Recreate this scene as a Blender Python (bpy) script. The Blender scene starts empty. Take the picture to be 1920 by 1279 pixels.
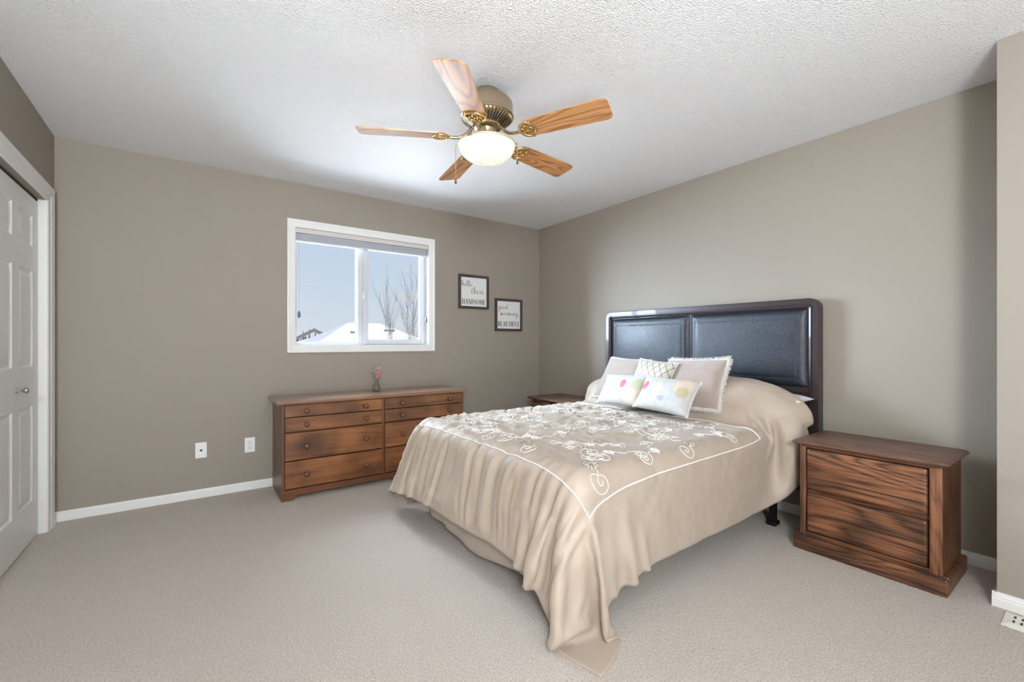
import bpy, bmesh, math, random
import numpy as np
from mathutils import Vector, Matrix, Euler

PI = math.pi
R = math.radians
SC = bpy.context.scene
COL = SC.collection

# ------------------------------------------------------------------ camera
cam_d = bpy.data.cameras.new('camera')
cam = bpy.data.objects.new('camera', cam_d)
COL.objects.link(cam)
cam.location = (0, 0, 1.1364)
cam.rotation_euler = (PI/2, 0, -0.6237)
cam_d.sensor_width = 36
cam_d.lens = 828.3*36/1920
cam_d.shift_y = 2.56/1920
cam_d.clip_start = 0.05
cam_d.clip_end = 500
SC.camera = cam

# ------------------------------------------------------------------ view
SC.view_settings.view_transform = 'Standard'
SC.view_settings.look = 'None'
SC.view_settings.exposure = 0.46
SC.view_settings.gamma = 1
SC.view_settings.use_curve_mapping = False
SC.cycles.max_bounces = 12
SC.cycles.diffuse_bounces = 7
SC.cycles.caustics_reflective = False
SC.cycles.caustics_refractive = False
SC.cycles.sample_clamp_indirect = 6

# ------------------------------------------------------------------ sky
w = bpy.data.worlds.new('sky'); SC.world = w; w.use_nodes = True
nt = w.node_tree; nt.nodes.clear()
def wn(t): return nt.nodes.new(t)
out = wn('ShaderNodeOutputWorld'); bg = wn('ShaderNodeBackground')
tc = wn('ShaderNodeTexCoord'); sep = wn('ShaderNodeSeparateXYZ')
ramp = wn('ShaderNodeValToRGB')
nt.links.new(tc.outputs['Generated'], sep.inputs[0])
nt.links.new(sep.outputs['Z'], ramp.inputs[0])
e = ramp.color_ramp.elements
e[0].position = 0.0; e[0].color = (.72, .765, .82, 1)
e[1].position = 1.0; e[1].color = (.30, .46, .78, 1)
a = ramp.color_ramp.elements.new(.06); a.color = (.66, .74, .83, 1)
a = ramp.color_ramp.elements.new(.25); a.color = (.54, .66, .83, 1)
mp = wn('ShaderNodeMapping'); mp.inputs['Scale'].default_value = (7, 7, 26)
mp.inputs['Location'].default_value = (.4, 0, .3)
nz = wn('ShaderNodeTexNoise'); nz.inputs['Scale'].default_value = 1.0; nz.inputs['Detail'].default_value = 4
cr = wn('ShaderNodeValToRGB'); cr.color_ramp.elements[0].position = .60; cr.color_ramp.elements[1].position = .78
mx = wn('ShaderNodeMix'); mx.data_type = 'RGBA'
nt.links.new(tc.outputs['Generated'], mp.inputs[0]); nt.links.new(mp.outputs[0], nz.inputs['Vector'])
nt.links.new(nz.outputs[0], cr.inputs[0]); nt.links.new(cr.outputs[0], mx.inputs[0])
nt.links.new(ramp.outputs[0], mx.inputs[6]); mx.inputs[7].default_value = (.82, .82, .85, 1)
nt.links.new(mx.outputs[2], bg.inputs[0]); nt.links.new(bg.outputs[0], out.inputs[0])
bg.inputs[1].default_value = 0.73

# ------------------------------------------------------------------ lights
def light(name, kind, energy, loc, target=None, size=None, color=(1, 1, 1)):
    d = bpy.data.lights.new(name, kind); d.energy = energy; d.color = color
    o = bpy.data.objects.new(name, d); COL.objects.link(o); o.location = loc
    if target is not None:
        o.rotation_euler = (Vector(target)-Vector(loc)).to_track_quat('-Z', 'Y').to_euler()
    if kind == 'AREA':
        d.shape = 'RECTANGLE'; d.size, d.size_y = size
    return o
# sun on the snow outside (it never enters the room)
sun = light('sun', 'SUN', 2.6, (10, -10, 20), (6, 0, 12), color=(1, .92, .86)); sun.data.angle = R(.6)
# open sky above and sunlit snow below, seen by the room through window_1
light('low_sky_light', 'AREA', 3600, (-2.6, 7.6, 2.7), (1.25, 3.96, 1.6), (5.5, 3.6), (.66, .82, 1))
light('sky_light', 'AREA', 900, (-.2, 6.0, 3.9), (2.6, 2.4, 1.0), (4.2, 2.0), (.78, .89, 1))
light('snow_bounce_light', 'AREA', 750, (1.0, 8.6, -1.3), (1.25, 3.96, 1.7), (6.0, 3.0), (.86, .93, 1))
# fill lamps added behind the camera, the first in an invented window opening
light('fill_behind', 'AREA', 12, (.75, -1.46, 1.45), (1.1, 2, 1.6), (2.2, 1.5), (.93, .97, 1))
light('bounce_fill', 'AREA', 84, (-.5, -1.1, 1.85), (1.2, 2.2, 2.44), (.6, .6), (.88, .94, 1))  # unseen fill lamp added to brighten the ceiling and walls
light('ceiling_fill', 'AREA', 62, (-.25, -.9, .4), (-.1, -.2, 2.44), (1.4, .8), (.88, .94, 1))  # second added fill lamp, lifts the ceiling from below

# ------------------------------------------------------------------ mesh helpers
class MB:
    def __init__(s): s.v = []; s.f = []; s.m = []
    def add(s, vs, fs, mi=0):
        n = len(s.v); s.v += [tuple(p) for p in vs]; s.f += [tuple(i+n for i in f) for f in fs]; s.m += [mi]*len(fs)
    def box(s, lo, hi, bev=0, mi=0, seg=2):
        bm = bmesh.new(); bmesh.ops.create_cube(bm, size=1)
        c = [(a+b)/2 for a, b in zip(lo, hi)]; d = [abs(b-a) for a, b in zip(lo, hi)]
        for v in bm.verts: v.co = Vector((v.co.x*d[0]+c[0], v.co.y*d[1]+c[1], v.co.z*d[2]+c[2]))
        if bev: bmesh.ops.bevel(bm, geom=list(bm.edges), offset=min(bev, min(d)*.49), segments=seg, profile=.5, affect='EDGES')
        bm.verts.index_update()
        s.add([v.co.copy() for v in bm.verts], [[v.index for v in f.verts] for f in bm.faces], mi); bm.free()
    def tube(s, pts, r, n=8, closed=False, mi=0, cap=True):
        pts = [Vector(p) for p in pts]; k = len(pts)
        rr = r if hasattr(r, '__len__') else [r]*k
        up = None; rings = []
        for i, p in enumerate(pts):
            if closed: t = pts[(i+1) % k]-pts[i-1]
            else: t = pts[min(i+1, k-1)]-pts[max(i-1, 0)]
            if t.length < 1e-9: t = Vector((0, 0, 1))
            t.normalize()
            if up is None:
                up = Vector((0, 0, 1)) if abs(t.z) < .9 else Vector((1, 0, 0))
            a = t.cross(up)
            if a.length < 1e-6: a = t.orthogonal()
            a.normalize(); b = a.cross(t); b.normalize(); up = b
            rings.append([p+(a*math.cos(2*PI*j/n)+b*math.sin(2*PI*j/n))*rr[i] for j in range(n)])
        vs = [q for ring in rings for q in ring]; fs = []
        for i in range(k if closed else k-1):
            i2 = (i+1) % k
            for j in range(n): fs.append((i*n+j, i*n+(j+1) % n, i2*n+(j+1) % n, i2*n+j))
        if cap and not closed:
            fs.append(tuple(range(n))[::-1]); fs.append(tuple((k-1)*n+j for j in range(n)))
        s.add(vs, fs, mi)
    def lathe(s, prof, c=(0, 0, 0), n=32, axis='Z', mi=0, cap=True):
        vs = []; fs = []; k = len(prof)
        for (r, h) in prof:
            for j in range(n):
                x, y = r*math.cos(2*PI*j/n), r*math.sin(2*PI*j/n)
                p = (x, y, h) if axis == 'Z' else ((h, x, y) if axis == 'X' else (x, h, y))
                vs.append((p[0]+c[0], p[1]+c[1], p[2]+c[2]))
        for i in range(k-1):
            for j in range(n): fs.append((i*n+j, i*n+(j+1) % n, (i+1)*n+(j+1) % n, (i+1)*n+j))
        if cap:
            fs.append(tuple(range(n))[::-1]); fs.append(tuple((k-1)*n+j for j in range(n)))
        s.add(vs, fs, mi)
    def prism(s, poly, fn, t0, t1, mi=0):
        """poly: 2-D outline; fn(a, b, t) -> point; swept from t0 to t1"""
        n = len(poly)
        vs = [fn(a, b, t0) for a, b in poly]+[fn(a, b, t1) for a, b in poly]
        fs = [tuple(range(n))[::-1], tuple(range(n, 2*n))]
        fs += [(i, (i+1) % n, n+(i+1) % n, n+i) for i in range(n)]
        s.add(vs, fs, mi)
    def grid(s, P, mi=0):
        nu, nv = P.shape[:2]; n = len(s.v)
        s.v += [tuple(p) for p in P.reshape(-1, 3)]
        for i in range(nu-1):
            for j in range(nv-1):
                k = n+i*nv+j; s.f.append((k, k+1, k+nv+1, k+nv)); s.m.append(mi)
    def build(s, name, mats, parent=None, smooth=False, auto=None, kind=None, fix=True):
        me = bpy.data.meshes.new(name); me.from_pydata(s.v, [], s.f)
        if not isinstance(mats, (list, tuple)): mats = [mats]
        for m in mats: me.materials.append(m)
        if len(mats) > 1: me.polygons.foreach_set('material_index', s.m)
        if fix:
            bm = bmesh.new(); bm.from_mesh(me); bmesh.ops.recalc_face_normals(bm, faces=bm.faces); bm.to_mesh(me); bm.free()
        if smooth or auto is not None:
            me.polygons.foreach_set('use_smooth', [True]*len(me.polygons))
        if auto is not None: me.set_sharp_from_angle(angle=R(auto))
        me.update()
        o = bpy.data.objects.new(name, me); COL.objects.link(o)
        if parent: o.parent = parent
        if kind: o['kind'] = kind
        return o

def empty(name, loc=(0, 0, 0), rz=0):
    o = bpy.data.objects.new(name, None); COL.objects.link(o); o.location = loc; o.rotation_euler = (0, 0, rz)
    o.empty_display_size = .05
    return o
def tag(o, label, cat, group=None):
    o['label'] = label; o['category'] = cat
    if group: o['group'] = group
    return o
def copy_tree(o, parent=None):
    c = o.copy(); COL.objects.link(c)
    if parent: c.parent = parent
    for ch in list(o.children): copy_tree(ch, c)
    return c
def sbox(name, lo, hi, m, bev=0):
    b = MB(); b.box(lo, hi, bev); return b.build(name, m, kind='structure')

# ------------------------------------------------------------------ materials
class NT:
    def __init__(s, name):
        s.m = bpy.data.materials.new(name); s.m.use_nodes = True; s.t = s.m.node_tree
        s.b = s.t.nodes['Principled BSDF']; s.out = s.t.nodes['Material Output']; s._c = None
    def n(s, t): return s.t.nodes.new(t)
    def l(s, a, b): s.t.links.new(a, b)
    def coord(s, which='Object'):
        return s.n('ShaderNodeTexCoord').outputs[which]
    def map(s, src, scale=(1, 1, 1), loc=(0, 0, 0), rot=(0, 0, 0)):
        m = s.n('ShaderNodeMapping'); m.inputs['Scale'].default_value = scale
        m.inputs['Location'].default_value = loc; m.inputs['Rotation'].default_value = rot
        s.l(src, m.inputs[0]); return m.outputs[0]
    def noise(s, src, scale=5, detail=2, rough=.5, dist=0):
        n = s.n('ShaderNodeTexNoise'); n.inputs['Scale'].default_value = scale
        n.inputs['Detail'].default_value = detail; n.inputs['Roughness'].default_value = rough
        n.inputs['Distortion'].default_value = dist; s.l(src, n.inputs['Vector']); return n.outputs[0]
    def voro(s, src, scale=5, feat='F1'):
        n = s.n('ShaderNodeTexVoronoi'); n.inputs['Scale'].default_value = scale; n.feature = feat
        s.l(src, n.inputs['Vector']); return n.outputs[0]
    def math(s, op, a, b=0.0, c=None):
        n = s.n('ShaderNodeMath'); n.operation = op
        for i, x in enumerate((a, b, c)):
            if x is None: continue
            if isinstance(x, (int, float)): n.inputs[i].default_value = x
            else: s.l(x, n.inputs[i])
        return n.outputs[0]
    def ramp(s, src, stops):
        n = s.n('ShaderNodeValToRGB'); e = n.color_ramp.elements
        while len(e) < len(stops): e.new(.5)
        for i, (p, c) in enumerate(stops):
            e[i].position = p; e[i].color = (*c, 1) if len(c) == 3 else c
        s.l(src, n.inputs[0]); return n.outputs[0]
    def mix(s, fac, a, b, mode='MIX'):
        n = s.n('ShaderNodeMix'); n.data_type = 'RGBA'; n.blend_type = mode
        for i, x in ((0, fac), (6, a), (7, b)):
            if isinstance(x, (int, float)): n.inputs[i].default_value = x
            elif isinstance(x, tuple): n.inputs[i].default_value = (*x, 1)
            else: s.l(x, n.inputs[i])
        return n.outputs[2]
    def bump(s, h, strength=.3, dist=.01, prev=None):
        n = s.n('ShaderNodeBump'); n.inputs['Strength'].default_value = strength; n.inputs['Distance'].default_value = dist
        s.l(h, n.inputs['Height'])
        if prev is not None: s.l(prev, n.inputs['Normal'])
        s.l(n.outputs[0], s.b.inputs['Normal']); return n.outputs[0]
    def set(s, **k):
        names = dict(rough='Roughness', metal='Metallic', coat='Coat Weight', coatr='Coat Roughness', spec='Specular IOR Level',
                     sheen='Sheen Weight', trans='Transmission Weight', ior='IOR', alpha='Alpha', emis='Emission Strength', sss='Subsurface Weight')
        for a, v in k.items(): s.b.inputs[names[a]].default_value = v
    def color(s, c):
        if isinstance(c, tuple): s.b.inputs['Base Color'].default_value = (*c, 1)
        else: s.l(c, s.b.inputs['Base Color'])

def plain(name, c, rough=.5, metal=0, var=.04, vs=30, bump=0, **k):
    t = NT(name); o = t.coord(); n = t.noise(o, vs, 3)
    t.color(t.mix(n, tuple(x*(1-var) for x in c), tuple(min(1, x*(1+var)) for x in c)))
    t.set(rough=rough, metal=metal, **k)
    if bump: t.bump(n, bump, .002)
    return t.m

def wall_paint():
    t = NT('taupe_wall_paint'); o = t.coord()
    t.color(t.mix(t.noise(o, 3, 2), (.306, .268, .222), (.318, .279, .232)))
    t.set(rough=.62, spec=.35); t.bump(t.noise(o, 260, 2), .06, .002); return t.m
def ceiling_mat():
    t = NT('stippled_white_ceiling'); o = t.coord()
    a = t.voro(o, 140); b = t.noise(o, 170, 3, .65)
    h = t.math('ADD', t.math('MULTIPLY', a, .7), b)
    t.color((.90, .90, .91)); t.set(rough=.9, spec=.2); t.bump(h, .8, .010); return t.m
def carpet_mat():
    t = NT('beige_cut_pile_carpet'); o = t.coord()
    f = t.noise(o, 150, 3, .75); g = t.noise(o, 60, 2); big = t.noise(o, 1.6, 3)
    c = t.mix(t.ramp(f, [(.33, (0, 0, 0)), (.67, (1, 1, 1))]), (.55, .47, .385), (.96, .865, .765))
    c = t.mix(t.math('MULTIPLY', big, .28), c, (.50, .44, .385))
    t.color(c); t.set(rough=.95, spec=.1, sheen=.25)
    h = t.math('ADD', f, t.math('MULTIPLY', g, .6)); t.bump(h, 1.0, .014); return t.m
def wood(name, light_c, dark_c, grain='X', rings=9, ring_amt=.55, fibre=.5, knots=0, rough=.38, seed=0, sc=1.0, stain=.3, coat=.25, base_scale=1.0, midw=.9, ff=170):
    """grain: axis along which the boards run; rings are contour lines of a stretched noise"""
    t = NT(name); oi = t.n('ShaderNodeObjectInfo')
    ov = t.n('ShaderNodeVectorMath'); ov.operation = 'ADD'; t.l(t.coord(), ov.inputs[0])
    cmb = t.n('ShaderNodeCombineXYZ'); k = t.math('MULTIPLY', oi.outputs['Random'], 9.0)
    t.l(k, cmb.inputs[0]); t.l(k, cmb.inputs[1]); cmb.inputs[2].default_value = seed
    t.l(cmb.outputs[0], ov.inputs[1]); o = ov.outputs[0]
    i = 'XYZ'.index(grain)
    s1 = [5.5*sc]*3; s1[i] = .9*sc
    low = t.noise(t.map(o, tuple(s1)), 1.0*base_scale, 1.5, .4, .25)
    ring = t.math('PINGPONG', t.math('MULTIPLY', low, rings*2.0), 1.0)
    ring = t.math('POWER', ring, 2.2)
    s2 = [ff*sc]*3; s2[i] = 3.5*sc
    fib = t.noise(t.map(o, tuple(s2)), 1.0, 3, .6)
    s3 = [30*sc]*3; s3[i] = 1.4*sc
    mid = t.noise(t.map(o, tuple(s3)), 1.0, 3, .5)
    fac = t.math('MULTIPLY', ring, ring_amt)
    fac = t.math('ADD', fac, t.math('MULTIPLY', t.math('SUBTRACT', fib, .42), fibre*1.5))
    fac = t.math('ADD', fac, t.math('MULTIPLY', t.math('SUBTRACT', mid, .45), midw))
    c = t.mix(t.ramp(fac, [(0, (0, 0, 0)), (1, (1, 1, 1))]), light_c, dark_c)
    if stain:
        st = t.noise(t.map(o, (1, 1, 1)), 3.2, 2)
        c = t.mix(t.math('MULTIPLY', t.ramp(st, [(.42, (0, 0, 0)), (.72, (1, 1, 1))]), stain), c, tuple(x*.42 for x in dark_c))
    if knots:
        s4 = [9]*3; s4[i] = 4.5
        vn = t.n('ShaderNodeTexVoronoi'); vn.inputs['Scale'].default_value = knots; vn.inputs['Randomness'].default_value = 1
        t.l(t.map(o, tuple(s4), (.3, .1, .7)), vn.inputs['Vector'])
        kn = t.ramp(vn.outputs[0], [(.035, (1, 1, 1)), (.085, (0, 0, 0))])
        c = t.mix(t.math('MULTIPLY', kn, .85), c, (.035, .012, .005))
    t.color(c); t.set(rough=rough, coat=coat, coatr=.25)
    t.bump(fib, .12, .002); return t.m

M = {}
M['wall'] = wall_paint(); M['ceiling'] = ceiling_mat(); M['carpet'] = carpet_mat()
M['trim'] = plain('white_trim_paint', (.78, .775, .75), .35, var=.015, spec=.4)
M['door'] = plain('white_door_paint', (.76, .75, .725), .4, var=.015, spec=.4)
M['vinyl'] = plain('white_vinyl', (.60, .62, .64), .3, var=.01)
M['dark'] = plain('dark_gap', (.03, .028, .03), .8)
M['nickel'] = plain('brushed_nickel', (.55, .52, .49), .28, 1, .05, 80)
M['plate'] = plain('white_wall_plate', (.84, .83, .83), .3, var=.01)
M['slot'] = plain('dark_socket_slots', (.03, .03, .035), .5)
M['blackmetal'] = plain('black_steel', (.018, .018, .02), .35, .7)
M['oak_dark'] = wood('dark_stained_oak', (.275, .112, .046), (.040, .015, .008), 'Y', rings=14, ring_amt=.75, fibre=1.7, stain=.9, midw=.35, ff=115, seed=3, rough=.42, coat=.12)
M['oak_dark_v'] = wood('dark_stained_oak_upright', (.25, .102, .043), (.042, .016, .009), 'Z', rings=17, ring_amt=.5, fibre=1.7, midw=.35, ff=115, stain=.6, seed=7, rough=.42, coat=.12)
M['oak_top'] = wood('worn_oak_top', (.215, .112, .072), (.050, .025, .018), 'Y', rings=12, ring_amt=.35, fibre=1.7, midw=.4, ff=115, stain=.4, seed=9, rough=.5, coat=.08)
M['pine'] = wood('stained_knotty_pine', (.29, .112, .034), (.075, .024, .010), 'X', rings=7, ring_amt=.42, fibre=.9, knots=.8, midw=.6, ff=110, stain=.75, seed=1, rough=.36, coat=.2, sc=.8)
M['pine_dark'] = wood('stained_pine_case', (.165, .062, .024), (.055, .021, .010), 'Z', rings=4, ring_amt=.35, fibre=.6, stain=.45, seed=5, rough=.4, coat=.2)
M['pine_x'] = wood('stained_pine_rail', (.19, .070, .026), (.066, .023, .010), 'X', rings=3, ring_amt=.35, fibre=.6, stain=.45, seed=6, rough=.4, coat=.2)
M['pine_top'] = wood('stained_pine_top', (.275, .135, .062), (.105, .048, .024), 'X', rings=4, ring_amt=.35, fibre=.7, stain=.45, seed=4, rough=.34, coat=1.0)
M['knob_wood'] = plain('dark_wood_knob', (.12, .058, .028), .35, var=.2)
M['blade'] = wood('honey_oak_fan_blade', (.62, .30, .105), (.25, .095, .030), 'X', rings=15, ring_amt=.85, fibre=.5, stain=.0, seed=2, rough=.38, coat=.45, sc=1.3)
M['brass'] = plain('antique_brass', (.47, .38, .26), .26, 1, .12, 60)
M['brass_gold'] = plain('polished_brass', (.78, .55, .24), .25, 1, .08, 60)
M['frame_wood'] = plain('espresso_lacquer', (.034, .020, .020), .38, var=.1, coat=.2)

# ------------------------------------------------------------------ room
YB, XR, XL, XJ, YJ, H = 3.959, 3.2345, -.718, 2.8146, .3254, 2.44
YF = -1.5
TH = .17
sbox('floor', (XL-.3, YF-.2, -.12), (XR+.2, YB+TH, 0), M['carpet'])
sbox('ceiling', (XL-.3, YF-.2, H), (XR+.2, YB+TH, H+.12), M['ceiling'])
WX0, WX1, WZ0, WZ1 = .671, 1.848, 1.114, 2.079
b = MB()
b.box((XL-.3, YB, 0), (WX0-.002, YB+TH, H)); b.box((WX1+.002, YB, 0), (XR+.2, YB+TH, H))
b.box((WX0-.002, YB, 0), (WX1+.002, YB+TH, WZ0-.002)); b.box((WX0-.002, YB, WZ1+.002), (WX1+.002, YB+TH, H))
b.build('wall_back', M['wall'], kind='structure')
sbox('wall_right', (XR, YJ-.2, 0), (XR+.2, YB, H), M['wall'])
sbox('wall_right_return', (XJ, YF, 0), (XR+.2, YJ, H), M['wall'])
DY0, DY1, DZ = 2.15, 3.77, 1.985
b = MB()
b.box((XL-.12, DY1, 0), (XL, YB, H)); b.box((XL-.12, DY0, DZ), (XL, DY1, H)); b.box((XL-.12, YF, 0), (XL, DY0, H))
b.build('wall_left', M['wall'], kind='structure')
b = MB()   # wall behind the camera, with an opening made up to hold the fill lamp
b.box((XL-.3, YF-.15, 0), (-.45, YF, H)); b.box((1.95, YF-.15, 0), (XR+.2, YF, H))
b.box((-.45, YF-.15, 0), (1.95, YF, .65)); b.box((-.45, YF-.15, 2.25), (1.95, YF, H))
b.build('wall_front', M['wall'], kind='structure')

# baseboards
PB = [(0, 0), (.014, 0), (.014, .034), (.0115, .038), (.0115, .046), (.008, .052), (.0065, .062), (0, .062)]
b = MB(); b.prism(PB, lambda a, z, t: (t, YB-a, z), XL, XR); b.build('baseboard_back', M['trim'], kind='structure')
b = MB(); b.prism(PB, lambda a, z, t: (XR-a, t, z), YJ, YB); b.build('baseboard_right', M['trim'], kind='structure')
b = MB(); b.prism(PB, lambda a, z, t: (XJ-a, t, z), YF, YJ+.014)
b.prism(PB, lambda a, z, t: (t, YJ+a, z), XJ-.012, XR)
b.build('baseboard_return', M['trim'], kind='structure')
b = MB(); b.prism(PB, lambda a, z, t: (XL+a, t, z), 3.884, YB); b.build('baseboard_left', M['trim'], kind='structure')
b = MB(); b.prism(PB, lambda a, z, t: (XL+a, t, z), YF, DY0-.1); b.build('baseboard_left_front', M['trim'], kind='structure')

# closet opening: jamb, casing, doors
b = MB()
PC = [(0, 0), (.095, 0), (.107, .004), (.107, .016), (.095, .019), (.06, .015), (.045, .015), (.04, .012), (.006, .009), (0, .006)]
b.prism([(DY1+a+.002, XL+d) for a, d in PC], lambda a, d, t: (d, a, t), 0, DZ+.095)
b.prism([(DY0-a-.002, XL+d) for a, d in PC], lambda a, d, t: (d, a, t), 0, DZ+.095)
b.prism([(DZ+a*.88+.001, XL+d) for a, d in PC], lambda a, d, t: (d, t, a), DY0-.108, DY1+.108)
b.box((XL-.12, DY1-.004, 0), (XL+.004, DY1+.003, DZ)); b.box((XL-.12, DY0-.003, 0), (XL+.004, DY0+.004, DZ))
b.build('trim_1', M['trim'], kind='structure')
sbox('gap_shade_strip', (XL-.08, DY0, DZ-.012), (XL-.035, DY1, DZ), M['dark'])  # dark strip standing in for the shade in the gap above the doors
sbox('wall_closet', (XL-.3, DY0-.1, 0), (XL-.28, DY1+.1, DZ), M['wall'])

def six_panel(w_, h_):
    """one moulded six-panel leaf as a heightfield, front facing +X, hinge edge at y=0"""
    rows = [(.23-.012, .78-.012), (1.0-.012, 1.545-.012), (1.68-.012, 1.86-.012)]
    pw = (w_-.3)/2
    cols = [(.1, .1+pw), (.2+pw, .2+2*pw)]
    def hgt(y, z):
        for y0, y1 in cols:
            for z0, z1 in rows:
                d = min(y-y0, y1-y, z-z0, z1-z)
                if d > -1e-6:
                    if d < .012: return -.009*d/.012
                    if d < .022: return -.009
                    if d < .045: return -.009+.007*(d-.022)/.023
                    return -.002
        return 0
    def breaks(spans, L):
        s = {0, L}
        for a, c in spans:
            for d in (0, .012, .022, .045): s |= {round(a+d, 5), round(c-d, 5)}
        return sorted(s)
    ys = breaks(cols, w_); zs = breaks(rows, h_)
    b = MB(); n = len(zs)
    vs = [(hgt(y, z), y, z) for y in ys for z in zs]
    fs = [(i*n+j, (i+1)*n+j, (i+1)*n+j+1, i*n+j+1) for i in range(len(ys)-1) for j in range(n-1)]
    b.add(vs, fs)
    b.add([(-.034, 0, 0), (-.034, w_, 0), (-.034, w_, h_), (-.034, 0, h_), (0, 0, 0), (0, w_, 0), (0, w_, h_), (0, 0, h_)],
          [(0, 3, 2, 1), (0, 1, 5, 4), (1, 2, 6, 5), (2, 3, 7, 6), (3, 0, 4, 7)])
    return b
def door_leaf(name, y, knob_y, dx=0):
    d = empty(name, (XL-.033+dx, y, .012)); d['kind'] = 'structure'
    six_panel(.8, 1.954).build('panel', M['door'], d)
    k = MB(); k.lathe([(.013, 0), (.013, .003), (.006, .006), (.005, .018), (.010, .026), (.0155, .033), (.016, .040), (.012, .045), (.003, .047)], (0, knob_y, .872), 20, 'X')
    o = k.build('door_handle', M['nickel'], d, smooth=True); return d
door_leaf('door_1', 2.955, .415)
door_leaf('door_2', 2.15, .385)

# ------------------------------------------------------------------ window
def glass_mat():
    t = NT('clear_window_glass'); t.t.nodes.remove(t.b)
    tr = t.n('ShaderNodeBsdfTransparent'); tr.inputs[0].default_value = (.97, .98, .985, 1)
    gl = t.n('ShaderNodeBsdfGlossy'); gl.inputs['Roughness'].default_value = .02
    fr = t.n('ShaderNodeFresnel'); fr.inputs[0].default_value = 1.12
    mi = t.n('ShaderNodeMixShader'); t.l(fr.outputs[0], mi.inputs[0]); t.l(tr.outputs[0], mi.inputs[1]); t.l(gl.outputs[0], mi.inputs[2])
    t.l(mi.outputs[0], t.out.inputs[0]); return t.m
M['glass'] = glass_mat()
def ring(b, x0, x1, z0, z1, w_, y0, y1, bev=.002):
    b.box((x0, y0, z0), (x0+w_, y1, z1), bev); b.box((x1-w_, y0, z0), (x1, y1, z1), bev)
    b.box((x0+w_, y0, z0), (x1-w_, y1, z0+w_), bev); b.box((x0+w_, y0, z1-w_), (x1-w_, y1, z1), bev)
win = empty('window_1', (0, 0, 0)); win['kind'] = 'structure'
b = MB()   # casing, mitred moulded profile
x0, x1, z0, z1 = .609, 1.910, 1.052, 2.141
def mitre(prof):
    """prof: list of (inset from outer edge, projection from wall)"""
    vs = []; n = len(prof)
    for (cx, cz, sx, sz) in ((x0, z0, 1, 1), (x1, z0, -1, 1), (x1, z1, -1, -1), (x0, z1, 1, -1)):
        for a, d in prof: vs.append((cx+sx*a, YB-d, cz+sz*a))
    fs = [(c*n+i, c*n+i+1, ((c+1) % 4)*n+i+1, ((c+1) % 4)*n+i) for c in range(4) for i in range(n-1)]
    return vs, fs
vs, fs = mitre([(0, 0), (0, .017), (.008, .019), (.018, .015), (.024, .015), (.028, .012), (.048, .010), (.058, .007), (.062, .006), (.062, -.12)])
b.add(vs, fs); b.build('window_casing', M['trim'], win)
b = MB()
ring(b, WX0-.001, WX1+.001, WZ0-.001, WZ1+.001, .017, YB+.082, YB+.15)
b.box((1.196, YB+.084, WZ0), (1.242, YB+.14, WZ1), .003)
b.build('window_frame', M['vinyl'], win)
b = MB(); ring(b, 1.242, WX1-.012, WZ0+.004, WZ1-.01, .046, YB+.072, YB+.106, .003)
sash = b.build('sash', M['vinyl'], win)
b = MB(); b.box((1.282, YB+.09, WZ0+.045), (1.796, YB+.094, WZ1-.05)); b.build('pane', M['glass'], sash)
b = MB(); b.box((1.236, YB+.055, 1.52), (1.250, YB+.072, 1.585), .004); b.box((1.240, YB+.045, 1.535), (1.246, YB+.06, 1.56), .002)
b.build('window_latch', M['vinyl'], win)
b = MB(); b.box((.676, YB+.115, WZ0+.012), (1.20, YB+.119, WZ1-.012)); b.build('pane', M['glass'], win)
b = MB(); ring(b, .672, 1.21, WZ0+.002, WZ1-.004, .024, YB+.105, YB+.13, .003); b.build('fixed_sash', M['vinyl'], win)

bl = tag(empty('roller_blind', (0, 0, 0)), 'grey cellular blind raised to the top of the window', 'blind')
M['blind_head'] = plain('beige_blind_headrail', (.60, .57, .54), .5, var=.02)
M['blind_fab'] = plain('grey_blind_fabric', (.46, .48, .53), .7, var=.03)
b = MB(); b.box((.673, YB+.006, 2.038), (1.846, YB+.055, 2.078), .003); b.build('head_rail', M['blind_head'], bl)
b = MB()
for i in range(5): b.box((.674, YB+.012, 1.983+i*.0105), (1.835, YB+.048, 1.9925+i*.0105), .003)
b.build('fabric', M['blind_fab'], bl)
b = MB(); b.box((.674, YB+.010, 1.968), (1.835, YB+.050, 1.981), .003); b.build('bottom_rail', M['vinyl'], bl)
for x, zt in ((.699, 1.365), (1.828, 1.355)):
    b = MB(); b.tube([(x, YB+.004, 2.045), (x, YB+.004, zt+.02)], .0013, 5); c = b.build('cord', M['blind_fab'], bl)
    b = MB(); b.lathe([(.003, .03), (.008, .022), (.012, 0), (.011, -.018), (.006, -.027), (.002, -.03)], (x, YB+.004, zt), 14)
    b.build('tassel', plain('slate_tassel', (.12, .16, .20), .35), c, smooth=True)

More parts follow.
